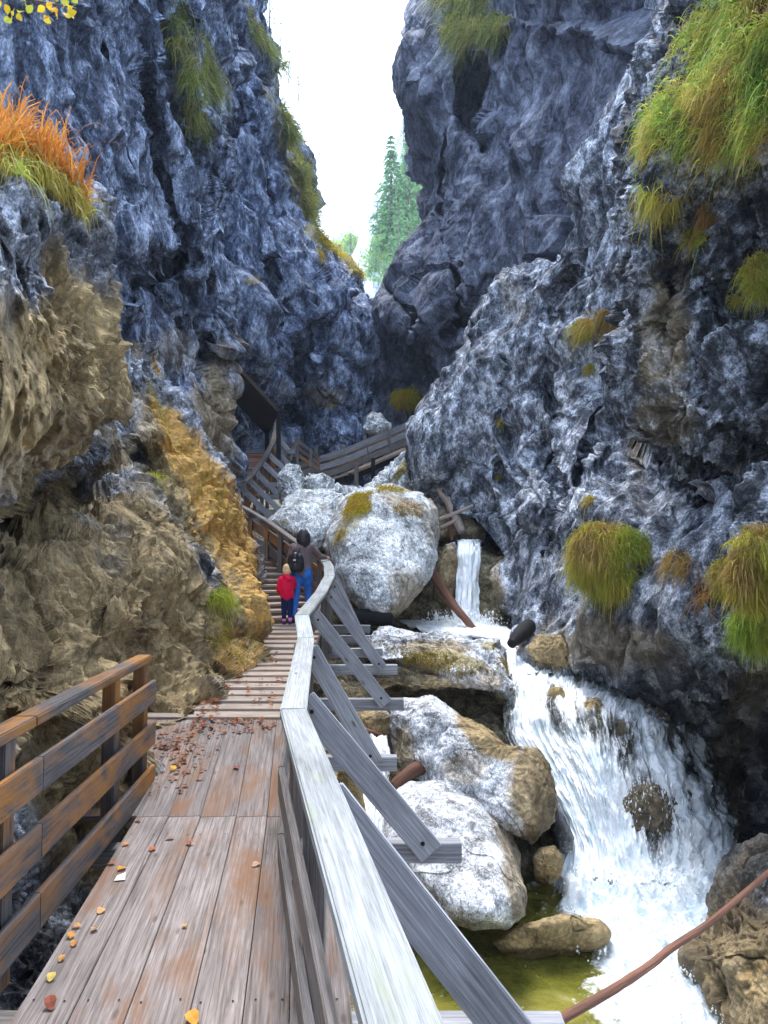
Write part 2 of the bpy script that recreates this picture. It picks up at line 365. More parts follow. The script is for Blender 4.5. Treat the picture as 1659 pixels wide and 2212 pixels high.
def patch(name, rows, size, amp, mat, an=(1, 1, .5), ang=0, regions=(), bumps=(), cracks=(), px_step=2.3, seed=0, detail=1.0, soft=.5, smooth=False):
    ctrl = np.array([[(x, y_, d) for (x, y_, d) in [((c[0], r[0], c[1]) if len(c) == 2 else (c[0], c[1], c[2])) for c in r[1:]]] for r in rows], float)
    nr, nc = ctrl.shape[:2]
    ctrl[..., 2] = np.log(ctrl[..., 2])
    W0 = ctrl[..., :2]
    hlen = np.clip(np.abs(np.diff(W0, axis=0)).sum(-1).mean(1), 20, 400).sum(); wlen = np.abs(np.diff(W0, axis=1)).sum(-1).max(0)
    wlen = np.clip(wlen, 20, 500).sum()
    NR = int(min(700, hlen/px_step)); NC = int(min(700, wlen/px_step))
    # even sampling by arc length
    def resample(lens, n):
        cum = np.concatenate([[0], np.cumsum(lens)]); s = np.linspace(0, cum[-1], n); return np.interp(s, cum, np.arange(len(cum)))
    rl = np.clip(np.abs(np.diff(W0, axis=0)).sum(-1).mean(1), 20, 400); cl = np.clip(np.abs(np.diff(W0, axis=1)).sum(-1).max(0), 20, 500)
    A = cr(ctrl, resample(rl, NR)); A = np.swapaxes(cr(np.swapaxes(A, 0, 1), resample(cl, NC)), 0, 1)
    px, py = A[..., 0], A[..., 1]; d = np.exp(A[..., 2])
    for (bx, by, br, brY, ba, k) in bumps:      # k<0 towards the viewer
        a = R(ba); dx, dy = px-bx, py-by
        x = (dx*math.cos(a)+dy*math.sin(a))/br; y = (-dx*math.sin(a)+dy*math.cos(a))/brY
        d = d+k*np.exp(-(x*x+y*y)**1.5)
    for pts, wd, k in cracks:
        best = np.full(px.shape, 1e9)
        wob = 8*gnoise(np.stack([px/25, py/25, px*0], -1), 4)
        for (x0, y0), (x1, y1) in zip(pts[:-1], pts[1:]):
            L2 = (x1-x0)**2+(y1-y0)**2; t = np.clip(((px-x0)*(x1-x0)+(py-y0)*(y1-y0))/L2, 0, 1)
            best = np.minimum(best, np.hypot(px+wob-x0-t*(x1-x0), py+wob*.6-y0-t*(y1-y0)))
        d = d+k*np.exp(-(best/wd)**2)
    W = PW(px, py, d)
    nrm = smooth_grid(grid_normals(smooth_grid(W, 14)), 30); nrm /= np.maximum(np.linalg.norm(nrm, axis=-1, keepdims=True), 1e-6)
    sgn = np.sign((nrm*(-W)).sum(-1).mean()); nrm *= sgn
    D = rock_disp(W, size, amp, an, ang, detail, seed, soft)
    W = W+nrm*D[..., None]
    qx, qy = to_px(W)
    col = paint_cols(qx, qy, W, regions)
    fc = grid_faces(*W.shape[:2])
    if sgn > 0: fc = fc[:, ::-1]
    o = new_mesh(name, W, fc[:, ::-1] if False else fc, mat, col=col.reshape(-1, 3), smooth=smooth)
    SURF[name] = (qx.ravel(), qy.ravel(), W.reshape(-1, 3), (nrm).reshape(-1, 3))
    return o
def boulder(name, outline, d, T, Tb, mat, pole=None, tilt=(0, 0), size=None, amp=.12, res=(190, 150), sq=.62, regions=(), seed=0, an=(1, 1, 1), detail=1.0, key=None, smooth=False, soft=.3):
    ol = np.array(outline, float); c = ol.mean(0) if pole is None else np.array(pole, float)
    # closed outline resampled by length
    ring = np.vstack([ol, ol[:1]]); seg = np.hypot(*np.diff(ring, axis=0).T); cum = np.concatenate([[0], np.cumsum(seg)])
    s = np.linspace(0, cum[-1], res[0]+1)[:-1]; rx = np.interp(s, cum, ring[:, 0]); ry = np.interp(s, cum, ring[:, 1])
    for _ in range(3): rx = (np.roll(rx, 1)+rx*2+np.roll(rx, -1))/4; ry = (np.roll(ry, 1)+ry*2+np.roll(ry, -1))/4
    ph = np.linspace(0.0, math.pi, res[1]); rr = np.sin(ph)**sq; zz = np.sign(np.cos(ph))*np.abs(np.cos(ph))**(sq+.35)
    back = ol.mean(0)
    cx = np.where(zz > 0, c[0], back[0]); cy = np.where(zz > 0, c[1], back[1])
    px = cx[:, None]+rr[:, None]*(rx[None]-cx[:, None]); py = cy[:, None]+rr[:, None]*(ry[None]-cy[:, None])
    dd = d+tilt[0]*(px-back[0])/100+tilt[1]*(py-back[1])/100-np.where(zz > 0, zz*T, zz*Tb)[:, None]
    W = PW(px, py, dd)
    ctr = PW(back[0], back[1], d+.3*(Tb-T)); 
    nrm = grid_normals(W); out = W-ctr
    on = out/np.linalg.norm(out, axis=-1, keepdims=True)
    nrm = np.where(((nrm*on).sum(-1) < 0)[..., None], -nrm, nrm); wgt = (np.sin(ph)**.7)[:, None, None]; nrm = nrm*.5*wgt+on*(.4+.6*(1-wgt)); nrm /= np.linalg.norm(nrm, axis=-1, keepdims=True)
    if size is None: size = (ol[:, 0].max()-ol[:, 0].min())/F*d*.45
    D = rock_disp(W, size, amp, an, 15, detail, seed, soft)
    W = W+nrm*(D-amp*size*.3)[..., None]
    qx, qy = to_px(W); fb = W.copy()
    col = paint_cols(qx, qy, W, regions)
    base = Vector(W.reshape(-1, 3).mean(0).tolist()); base.z = float(W[..., 2].min())
    o = new_mesh(name, W-np.array(base), grid_faces(*W.shape[:2], wrap=True), mat, col=col.reshape(-1, 3), smooth=smooth)
    o.location = base
    SURF[key or o.name] = (qx.ravel(), qy.ravel(), W.reshape(-1, 3), on.reshape(-1, 3))
    return o
# ---------------------------------------------------------------- timber builder
def board(name, p0, p1, wd, th, mat, parent=None, up=(0, 0, 1), bev=.006, origin=None, sub=1, wob=0):
    """a plank from p0 to p1 (centre line); wd across, th along 'up'"""
    p0 = Vector(p0); p1 = Vector(p1); ax = (p1-p0); L = ax.length; ax.normalize()
    up = Vector(up); side = ax.cross(up)
    if side.length < 1e-3: side = ax.cross(Vector((0, 1, 0)))
    side.normalize(); upv = side.cross(ax).normalized()
    bm = bmesh.new(); bmesh.ops.create_cube(bm, size=1)
    for v in bm.verts: v.co = Vector((v.co.x*L, v.co.y*wd, v.co.z*th))
    if bev: bmesh.ops.bevel(bm, geom=bm.edges[:], offset=min(bev, th*.3, wd*.3), segments=2, affect='EDGES')
    uvl = bm.loops.layers.uv.new('UVMap'); ru, rv = random.random()*50, random.random()*50
    for f in bm.faces:
        n = f.normal
        for l in f.loops:
            c = l.vert.co
            l[uvl].uv = (c.x+ru, (c.z if abs(n.y) > .6 else c.y)+rv) if abs(n.x) < .7 else (c.y*2+ru, c.z*2+rv)
    mtx = Matrix((ax, side, upv)).transposed().to_4x4()
    mid = (p0+p1)/2
    org = Vector(parent.location) if parent is not None and parent.type == 'EMPTY' else Vector((0, 0, 0))
    mtx.translation = mid-org
    bm.transform(mtx)
    me = bpy.data.meshes.new(name); bm.to_mesh(me); bm.free(); me.materials.append(mat)
    o = bpy.data.objects.new(name, me); C.objects.link(o)
    if parent is not None: o.parent = parent
    return o
def tube(name, pts, rads, mat, parent=None, seg=12, rough=.12, seed=0, sub=6):
    pts = np.array([list(p) for p in pts], float); rads = np.array(rads, float)
    t = np.linspace(0, len(pts)-1, (len(pts)-1)*sub+1); Pp = cr(pts, t); Rr = np.interp(t, np.arange(len(rads)), rads)
    org = Pp.mean(0); tang = np.gradient(Pp, axis=0); tang /= np.linalg.norm(tang, axis=1)[:, None]
    ref = np.array([0.31, .2, .93]); s = np.cross(tang, ref); s /= np.linalg.norm(s, axis=1)[:, None]; u = np.cross(s, tang)
    a = np.linspace(0, 2*math.pi, seg, endpoint=False)
    ring = Pp[:, None]+Rr[:, None, None]*(np.cos(a)[None, :, None]*s[:, None]+np.sin(a)[None, :, None]*u[:, None])
    nn = gnoise(ring/(Rr.mean()*2.2), seed); ring = Pp[:, None]+(ring-Pp[:, None])*(1+rough*nn)[..., None]
    L = np.concatenate([[0], np.cumsum(np.linalg.norm(np.diff(Pp, axis=0), axis=1))])
    uv = np.stack([np.repeat(L, seg), np.tile(a*Rr.mean(), len(L))], -1)
    V = np.concatenate([ring.reshape(-1, 3), Pp[:1], Pp[-1:]]); uv = np.concatenate([uv, [[0, 0], [0, 0]]])
    fq = grid_faces(len(L), seg, wrap=True).tolist(); n0 = len(L)*seg
    for k in range(seg):
        k2 = (k+1) % seg; fq.append([n0, k, k2, k2]); fq.append([n0+1, n0-seg+k2, n0-seg+k, n0-seg+k])
    V = V-org
    me = bpy.data.meshes.new(name); me.from_pydata(V.tolist(), [], [f if f[2] != f[3] else f[:3] for f in fq]); me.update()
    l = me.uv_layers.new(name='UVMap'); vi = np.zeros(len(me.loops), np.int32); me.loops.foreach_get('vertex_index', vi); l.data.foreach_set('uv', uv[vi].astype(np.float32).ravel())
    me.polygons.foreach_set('use_smooth', np.ones(len(me.polygons), bool)); me.materials.append(mat)
    o = bpy.data.objects.new(name, me); C.objects.link(o)
    po = Vector((0, 0, 0))
    if parent is not None: o.parent = parent; po = Vector(parent.location)
    o.location = Vector(org.tolist())-po
    return o
# ================================================================ THE GORGE
# ---- far slope beyond the gap
tag(patch('far_hillside', [
    (150, (905, 150), (915, 95), (990, 92), (1100, 90)),
    (280, (868, 150), (878, 95), (960, 92), (1100, 90)),
    (400, (822, 150), (832, 92), (940, 90), (1100, 88)),
    (500, (785, 150), (795, 88), (920, 86), (1100, 84)),
    (600, (748, 150), (760, 84), (900, 82), (1100, 80)),
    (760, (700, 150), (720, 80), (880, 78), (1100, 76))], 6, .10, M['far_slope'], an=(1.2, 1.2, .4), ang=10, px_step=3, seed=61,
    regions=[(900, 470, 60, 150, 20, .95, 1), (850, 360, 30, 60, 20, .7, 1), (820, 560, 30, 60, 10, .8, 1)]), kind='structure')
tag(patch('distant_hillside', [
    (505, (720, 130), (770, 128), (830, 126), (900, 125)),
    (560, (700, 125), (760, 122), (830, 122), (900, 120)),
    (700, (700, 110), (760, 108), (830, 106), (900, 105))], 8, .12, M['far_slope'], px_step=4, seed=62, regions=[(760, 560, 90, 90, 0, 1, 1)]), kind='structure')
# ---- left far wall
tag(patch('left_far_cliff', [
    (-500, (410, 24), (490, 26), (555, 30), (515, 36), (505, 50)),
    (0, (430, 25), (510, 27), (562, 32), (542, 38), (532, 52)),
    (100, (430, 26), (510, 28), (575, 33), (569, 40), (558, 55)),
    (230, (440, 26), (520, 28), (585, 33), (590, 41), (578, 56)),
    (350, (440, 26), (520, 28), (600, 33), (666, 42), (654, 58)),
    (470, (450, 26), (530, 28), (620, 33), (680, 43), (670, 58)),
    (515, (455, 26), (540, 28), (640, 33), (696, 42), (700, 58)),
    (560, (460, 26), (550, 28), (660, 33), (745, 41), (756, 56)),
    (615, (470, 26), (555, 27.6), (670, 31), (775, 39), (795, 50)),
    (700, (388, 26), (562, 27.5), (670, 30.5), (800, 38), (835, 48)),
    (800, (395, 26), (575, 28.5), (680, 31.5), (800, 37.5), (845, 46)),
    (900, (400, 26), (580, 31), (680, 36), (795, 38), (850, 44)),
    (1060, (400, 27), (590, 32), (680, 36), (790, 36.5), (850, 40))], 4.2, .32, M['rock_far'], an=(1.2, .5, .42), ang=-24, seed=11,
    bumps=[(545, 690, 42, 130, 0, -1.8), (690, 560, 60, 26, 40, -1.5), (745, 560, 22, 30, 0, 2.4), (630, 900, 30, 60, 0, 2.5), (720, 890, 70, 60, 0, -2.5), (690, 720, 55, 80, 20, -1.2)],
    cracks=[([(590, 560), (575, 700), (590, 800)], 9, 3.0), ([(500, 200), (560, 330), (590, 480)], 9, 1.8), ([(480, 300), (540, 250), (590, 150)], 10, 2.0),
            ([(600, 930), (620, 840), (680, 740), (760, 640)], 10, 2.5), ([(600, 470), (660, 560), (700, 620)], 8, 2)],
    regions=[(615, 300, 26, 190, -14, .75, 1), (665, 440, 22, 90, -25, .95, 1), (690, 500, 40, 26, 25, .95, 1), (745, 555, 60, 14, 48, 1.0, 1), (545, 605, 30, 10, 0, .8, 1), (560, 60, 16, 90, -30, .7, 1),
             (700, 860, 40, 30, 0, .5, 0)]), kind='structure')
# ---- right far wall with the smooth overhang
tag(patch('right_far_cliff', [
    (-500, (972, 52), (962, 36), (1010, 29), (1130, 20), (1320, 14), (1560, 10)),
    (0, (937, 52), (924, 38), (980, 32), (1100, 26), (1280, 19.5), (1500, 15)),
    (40, (927, 52), (911, 38), (972, 32), (1098, 26), (1275, 20), (1490, 15.5)),
    (110, (910, 52), (895, 38), (960, 32), (1090, 26.5), (1265, 20.5), (1470, 16)),
    (175, (904, 52), (884, 38), (952, 32), (1085, 27), (1250, 21), (1440, 16.5)),
    (240, (922, 52), (906, 38), (956, 32), (1080, 27), (1240, 21.5), (1420, 17)),
    (330, (917, 52), (902, 38), (960, 32), (1075, 27.5), (1220, 22.5), (1400, 18)),
    (395, (942, 50), (928, 37), (966, 32), (1070, 28), (1200, 23.5), (1370, 19)),
    (440, (927, 50), (915, 37), (956, 32), (1060, 28), (1190, 24), (1350, 20)),
    (490, (929, 50), (912, 37.5), (945, 33), (1050, 28.5), (1180, 24.5), (1330, 20.5)),
    (560, (899, 50), (882, 38), (930, 33), (1040, 29), (1160, 25), (1300, 21)),
    (615, (859, 50), (847, 38.5), (900, 33.5), (1020, 29), (1140, 25.5), (1280, 22)),
    (700, (780, 48), (798, 38), (885, 33), (1000, 29.5), (1110, 26), (1250, 23)),
    (800, (760, 46), (790, 37.5), (870, 33.5), (970, 30), (1080, 27), (1220, 24)),
    (900, (740, 44), (780, 38), (860, 35), (950, 31), (1060, 28), (1200, 25)),
    (1060, (740, 42), (780, 37), (850, 34), (930, 31), (1030, 28), (1150, 25))], 4.2, .25, M['rock_dark'], an=(.9, .5, .5), ang=24, seed=21, soft=.7,
    bumps=[(1010, 210, 26, 70, 0, 3.2), (900, 440, 30, 60, 0, 1.5), (905, 120, 40, 60, 0, -.5), (870, 690, 70, 60, 30, -1.5), (960, 620, 40, 60, 30, -1)],
    cracks=[([(1010, 150), (1005, 260), (1040, 320)], 14, 2.4), ([(1050, 600), (1000, 700), (960, 720)], 9, 2), ([(960, 300), (950, 480), (980, 560), (1000, 700)], 7, 1.6),
            ([(840, 620), (900, 700), (900, 820)], 9, 1.5)],
    regions=[(1030, 60, 70, 50, 0, .8, 1), (1000, 30, 90, 40, 0, .5, 1)], detail=.9), kind='structure')
# ---- left middle wall
tag(patch('left_middle_cliff', [
    (-500, (-300, 7.5), (40, 9.5), (190, 11.5), (310, 14), (400, 17), (490, 21), (480, 30)),
    (0, (-200, 9.5), (80, 11.5), (200, 13.5), (330, 16), (410, 18), (490, 21.5), (480, 30)),
    (200, (-100, 9.5), (110, 12), (220, 13.5), (340, 16), (430, 18.5), (485, 21.5), (478, 30)),
    (400, (0, 10), (150, 12.5), (240, 14), (350, 16.5), (430, 18.5), (480, 21.5), (475, 30)),
    (560, (50, 11), (200, 13.3), (280, 14.5), (370, 16.2), (440, 18.3), (492, 21.3), (485, 30)),
    (650, (70, 11.6), (210, 14), (290, 16), (375, 17.6), (440, 19), (502, 21.5), (492, 30)),
    (750, (100, 12), (230, 14.5), (310, 16), (368, 17.5), (412, 19), (470, 21.5), (462, 30)),
    (850, (150, 13), (270, 15), (340, 16.5), (388, 18), (432, 19.5), (482, 21.5), (470, 30)),
    (960, (200, 13.5), (330, 16), (390, 17.5), (418, 18.5), (452, 20), (495, 21.5), (482, 30)),
    (1060, (250, 14), (380, 17), (420, 18), (433, 19), (447, 20), (477, 21.2), (467, 30)),
    (1160, (300, 14), (400, 17), (440, 18), (443, 19), (452, 20), (472, 21), (467, 30))], 2.1, .44, M['rock_wall'], an=(1.5, .5, .30), ang=-14, seed=31,
    bumps=[(335, 600, 85, 26, -25, 1.6), (470, 350, 22, 90, 0, 2.0), (300, 500, 60, 50, 0, -.5), (420, 880, 60, 150, 10, -.6)],
    cracks=[([(380, 0), (395, 200), (430, 330), (470, 400), (465, 480)], 10, 1.5), ([(300, 20), (350, 300), (410, 520), (400, 640)], 8, 1.1), ([(215, 100), (250, 300), (300, 420)], 8, .8),
            ([(240, 640), (330, 590), (400, 560)], 14, 1.6), ([(440, 600), (460, 800), (500, 1000)], 8, 1.0)],
    regions=[(455, 930, 70, 190, 15, .8, 0), (370, 760, 60, 60, 0, .35, 0), (420, 100, 40, 120, -14, .5, 1)]), kind='structure')
# ---- right slope (pale, diagonal)
tag(patch('right_middle_cliff', [
    (-500, (1500, 26), (1480, 12), (1560, 10), (1680, 8), (1850, 6.5), (2000, 5)),
    (0, (1425, 26), (1402, 15.5), (1480, 13.5), (1600, 11.5), (1750, 9.5), (1900, 8)),
    (150, (1395, 26), (1368, 16), (1440, 14.5), (1560, 12.5), (1700, 10.5), (1900, 8)),
    (240, (1330, 26), (1312, 16.8), (1360, 15.6), (1470, 13.6), (1640, 11.5), (1900, 8)),
    (300, (1290, 26), (1272, 17), (1330, 15.8), (1430, 14), (1600, 12), (1900, 8.5)),
    (400, (1250, 27), (1232, 17.5), (1290, 16.2), (1400, 14.5), (1600, 12.5), (1900, 9)),
    (520, (1238, 27), (1220, 18), (1290, 16.5), (1400, 14.5), (1600, 12.5), (1900, 9)),
    (590, (1130, 30), (1110, 20), (1215, 17.6), (1350, 15.4), (1580, 12.5), (1900, 9)),
    (640, (1060, 30), (1044, 21.3), (1180, 18.3), (1320, 15.8), (1560, 12.5), (1900, 9)),
    (740, (1020, 30), (1006, 21.7), (1120, 18.8), (1290, 16), (1560, 12.5), (1900, 9)),
    (850, (974, 30), (958, 22), (1070, 19.2), (1250, 16.2), (1540, 12.5), (1900, 9)),
    (940, (929, 30), (912, 22), (1035, 19.4), (1220, 16.2), (1520, 12.2), (1900, 9)),
    (1030, (929, 29), (918, 21.6), (1020, 19.3), (1200, 15.9), (1500, 11.9), (1900, 9)),
    (1100, (980, 28), (970, 20.8), (1040, 18.8), (1200, 15.2), (1480, 11.4), (1900, 9)),
    (1190, (1066, 26), (1062, 18.3), (1110, 17), (1225, 14.2), (1460, 10.9), (1850, 8.6)),
    (1310, (1072, 24), (1075, 17.2), (1125, 15.8), (1240, 13.0), (1450, 10.5), (1800, 8.6)),
    (1380, (1120, 20), (1126, 15.6), (1165, 14.4), (1262, 12.9), (1455, 10.9), (1800, 9)),
    (1445, (1132, 18), (1142, 14.0), (1195, 13.4), (1300, 13.2), (1490, 12.2), (1800, 10)),
    (1550, (1140, 20), (1150, 15.0), (1220, 14.7), (1350, 14.2), (1560, 13.2), (1800, 11)),
    (1850, (1200, 20), (1190, 15), (1300, 14.5), (1450, 13.8), (1640, 12.6), (1800, 11))], 2.9, .30, M['rock_right'], an=(1.25, .6, .42), ang=28, seed=41,
    bumps=[(1120, 1060, 75, 60, 10, -1.0), (1300, 1100, 110, 60, 0, -.6), (1180, 800, 40, 90, 20, .6), (1250, 970, 50, 60, 0, -.6), (1540, 1050, 60, 90, -35, 1.6), (1300, 450, 50, 180, 5, -.5), (1330, 1450, 120, 40, 10, .5), (1120, 1250, 60, 80, 0, -.4)],
    cracks=[([(1380, 150), (1376, 500), (1380, 760)], 9, 1.5), ([(1215, 600), (1175, 820), (1200, 900)], 10, 1.6), ([(1170, 980), (1210, 1080), (1180, 1200)], 14, 1.8), ([(1060, 1000), (1120, 1130), (1200, 1180)], 10, .9),
            ([(1380, 700), (1370, 880), (1440, 960), (1560, 1130)], 12, 1.5), ([(1100, 780), (1080, 900), (1100, 1000)], 10, .9), ([(1290, 880), (1240, 1040)], 7, .7)],
    regions=[(1190, 1420, 75, 40, 10, .9, 0), (1070, 1290, 26, 90, 0, .8, 0), (1110, 640, 30, 60, -20, .3, 0), (1380, 1430, 190, 90, 15, .7, 2), (1560, 1650, 170, 230, 0, .85, 2), (1300, 1400, 150, 60, 0, .5, 0), (1380, 920, 26, 130, 0, .45, 0)]), kind='structure')
# ---- right near wall
tag(patch('right_near_cliff', [
    (-500, (1600, 16), (1560, 8), (1640, 7), (1780, 6), (2100, 4.5)),
    (0, (1510, 16), (1480, 10), (1570, 8.6), (1720, 7.2), (1980, 5.5)),
    (80, (1470, 16), (1450, 10.3), (1540, 8.8), (1710, 7.4), (1950, 5.8)),
    (200, (1420, 16), (1400, 10.6), (1500, 9.0), (1680, 7.6), (1930, 6)),
    (330, (1390, 16), (1370, 10.8), (1480, 9.2), (1650, 7.8), (1900, 6)),
    (420, (1395, 16), (1376, 11), (1480, 10.4), (1650, 9.2), (1900, 6.5)),
    (600, (1390, 16), (1371, 11.2), (1480, 10.5), (1650, 9.2), (1900, 6.5)),
    (780, (1390, 16), (1372, 11.4), (1480, 10.3), (1650, 8.8), (1900, 6.5)),
    (900, (1390, 16), (1378, 11.6), (1490, 10.0), (1650, 8.8), (1900, 6.5)),
    (980, (1440, 16), (1430, 11.6), (1530, 10.3), (1660, 9.2), (1900, 6.5)),
    (1060, (1530, 15), (1520, 11.9), (1600, 10.9), (1700, 9.8), (1900, 6.8)),
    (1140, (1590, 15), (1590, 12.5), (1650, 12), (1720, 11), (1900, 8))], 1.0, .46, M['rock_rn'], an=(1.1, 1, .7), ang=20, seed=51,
    bumps=[(1450, 860, 70, 90, 0, -.5), (1560, 640, 80, 60, 20, .5), (1450, 720, 50, 60, 0, .35)],
    cracks=[([(1440, 600), (1480, 780), (1560, 900), (1640, 960)], 9, .7), ([(1560, 480), (1640, 620)], 9, .6)],
    regions=[(1440, 720, 60, 120, 0, .5, 0), (1450, 900, 60, 60, 0, .3, 0), (1520, 300, 150, 190, 0, .6, 1)]), kind='structure')
tag(patch('right_lower_cliff', [
    (1020, (1700, 14), (1700, 9), (1760, 7.5), (1950, 5.5)),
    (1100, (1625, 14), (1622, 9.2), (1720, 7.8), (1950, 5.5)),
    (1180, (1562, 14), (1560, 9.5), (1660, 8.2), (1900, 5.5)),
    (1300, (1508, 14), (1508, 10), (1620, 8.5), (1900, 5.5)),
    (1400, (1500, 14), (1500, 10.3), (1620, 8.8), (1900, 5.5)),
    (1480, (1520, 14), (1518, 11), (1640, 9.8), (1900, 6)),
    (1650, (1560, 14), (1556, 11.8), (1660, 10.6), (1900, 6.5)),
    (1800, (1588, 14), (1590, 11.2), (1680, 10.2), (1900, 7)),
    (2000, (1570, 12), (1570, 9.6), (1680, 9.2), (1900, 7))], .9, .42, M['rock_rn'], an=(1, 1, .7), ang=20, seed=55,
    regions=[(1650, 1700, 160, 260, 0, .85, 2), (1600, 1560, 40, 150, 20, .4, 0)]), kind='structure')
# ---- left near: lower wall with the mossy tan ridge
tag(patch('left_near_cliff', [
    (740, (-300, 6), (0, 9), (200, 11.5), (290, 13.2), (305, 13.6), (300, 18)),
    (800, (-300, 6), (0, 9), (200, 11), (285, 12.6), (318, 13.2), (312, 18)),
    (870, (-300, 6), (0, 8.8), (200, 11), (310, 12.5), (366, 13.2), (358, 18)),
    (960, (-300, 5.5), (0, 8.3), (200, 10.3), (320, 11.6), (432, 13), (424, 18)),
    (1080, (-300, 4.8), (0, 7.0), (200, 9.2), (350, 10.9), (508, 13.2), (500, 18)),
    (1240, (-300, 3.8), (0, 5.7), (200, 7.6), (356, 9.8), (532, 13), (548, 18)),
    (1345, (-300, 3.5), (0, 5.3), (200, 7), (376, 9.4), (556, 12.4), (570, 18)),
    (1390, (-300, 3.4), (0, 5.1), (200, 6.8), (351, 9.1), (518, 11.6), (580, 16)),
    (1440, (-300, 3.3), (0, 4.9), (200, 6.7), (350, 8.8), (511, 10.7), (570, 15)),
    (1500, (-300, 3.2), (0, 4.8), (200, 6.6), (340, 8.3), (468, 9.4), (540, 14)),
    (1560, (-300, 3.2), (0, 4.8), (180, 6.5), (310, 7.8), (415, 8.4), (520, 13)),
    (1620, (-300, 3.2), (0, 4.8), (160, 6.4), (270, 7.3), (355, 7.6), (500, 11)),
    (1720, (-300, 3.2), (0, 4.7), (130, 6.2), (230, 6.7), (300, 7.0), (480, 9.5)),
    (1900, (-300, 3), (0, 4.6), (80, 5.3), (140, 5.7), (190, 6.0), (400, 8)),
    (2300, (-300, 2.8), (-60, 4.0), (0, 4.2), (60, 4.4), (100, 4.5), (250, 6)),
    (2600, (-300, 2.8), (-60, 3.6), (0, 3.8), (60, 4.0), (100, 4.1), (250, 6))], 1.05, .36, M['rock_near'], an=(1.15, 1, .6), ang=-30, seed=71,
    bumps=[(390, 1150, 50, 90, -20, -.5), (120, 1480, 70, 60, 0, -.25), (300, 1160, 40, 60, 0, .4), (150, 1075, 230, 60, -22, 1.7), (530, 1300, 40, 60, 0, -.3)],
    cracks=[([(300, 960), (310, 1100), (340, 1200), (400, 1290), (450, 1320)], 8, .5), ([(190, 1400), (230, 1300), (300, 1240)], 7, .3), ([(0, 1470), (80, 1480), (150, 1450)], 8, .4), ([(330, 1330), (330, 1480), (380, 1560)], 6, .25)],
    regions=[(200, 1400, 420, 420, 0, .95, 0), (455, 1110, 80, 380, -28, 1.0, 0), (468, 1090, 66, 350, -28, .85, 1), (545, 1290, 40, 90, -10, .8, 1), (345, 900, 18, 90, -20, .6, 1), (510, 1400, 60, 60, 0, .7, 1), (500, 1270, 26, 110, -10, .62, 1), (60, 1560, 120, 60, 0, .5, 1)]), kind='structure')
# ---- left near: great block hanging over it
ov = boulder('overhanging_crag', [(-500, 250), (0, 318), (95, 352), (180, 442), (216, 530), (238, 640), (272, 735), (300, 802), (316, 880), (300, 940), (210, 972), (130, 1008), (40, 1070), (-30, 1130), (-500, 1400)], 6.5, 1.9, 2.6, M['rock_near'],
    pole=(-160, 700), tilt=(.75, -.05), size=1.25, amp=.38, res=(900, 420), sq=.5, seed=81, an=(1, 1, .7),
    regions=[(170, 830, 220, 230, 0, 1, 0), (120, 980, 200, 100, -20, .8, 0), (230, 930, 120, 60, 0, .5, 2)], key='overhang')
tag(ov, kind='structure')
# ---- the gorge goes on behind the viewer
for nm, xs, sd_ in (('left_rear_cliff', -5.2, 1), ('right_rear_cliff', 6.0, -1)):
    yy = np.linspace(2.2, -40, 90); zz_ = np.linspace(-6, 26, 80); YY_, ZZ_ = np.meshgrid(yy, zz_)
    W_r = np.stack([xs-sd_*(ZZ_+2)*.06-sd_*.8*np.clip(YY_-0, 0, 9)+0*YY_, YY_, ZZ_], -1); W_r[..., 0] += sd_*rock_disp(W_r, 2.2, .35, (1, 1, .5), 0, 1, 131)
    tag(new_mesh(nm, W_r, grid_faces(*W_r.shape[:2]), M['rock_right'], col=np.zeros((W_r.shape[0]*W_r.shape[1], 3))), kind='structure')
# ---- gorge floor (one sheet under walkway, stream and boulders)
gx = np.linspace(-9, 9, 300); gy = np.linspace(-3, 60, 560); GX, GY = np.meshgrid(gx, gy)
zc = np.interp(GY, [-3, 4, 9.5, 10.2, 12.0, 14, 17.5, 19, 24, 40, 60], [-5.4, -5.3, -5.1, -4.9, -2.9, -2.5, -2.3, -.2, .8, 2.8, 6])
side = np.clip((-GX-.2-.12*np.clip(GY, 0, 12))/1.3, 0, 1.6)
lift = np.interp(GY, [0, 5, 10, 14, 20, 30], [2.6, 2.6, 2.2, .3, .0, 0.])
GZ = zc+side*lift*.8
GW = np.stack([GX, GY, GZ], -1); GW[..., 2] += rock_disp(GW, .9, .22, (1, 1, 1), 0, 1, 91, .5)
tag(new_mesh('gorge_floor', GW, grid_faces(*GX.shape)[:, ::-1], M['bed'], col=np.zeros((GX.size, 3))), kind='structure')
# tan bank right beside the walkway
tag(patch('stream_bank', [
    (1560, (560, 10.73), (640, 10.40), (720, 10.62), (770, 11.07), (790, 13.56)),
    (1650, (560, 8.59), (640, 8.59), (720, 9.27), (775, 9.94), (790, 12.43)),
    (1760, (560, 7.12), (650, 7.23), (730, 8.14), (785, 9.27), (800, 11.30)),
    (1900, (540, 5.65), (650, 5.88), (720, 6.67), (790, 7.91), (830, 10.17)),
    (2060, (540, 4.63), (660, 4.86), (750, 5.65), (840, 6.89), (900, 9.04)),
    (2300, (520, 3.73), (680, 3.95), (780, 4.86), (900, 5.88), (980, 7.91)),
    (2600, (500, 3.16), (700, 3.28), (800, 3.84), (950, 4.97), (1020, 6.78))], .5, .2, M['bed'], an=(1, 1, 1), seed=95, px_step=4, regions=[(700, 2000, 300, 600, 0, .8, 0)]), kind='structure')

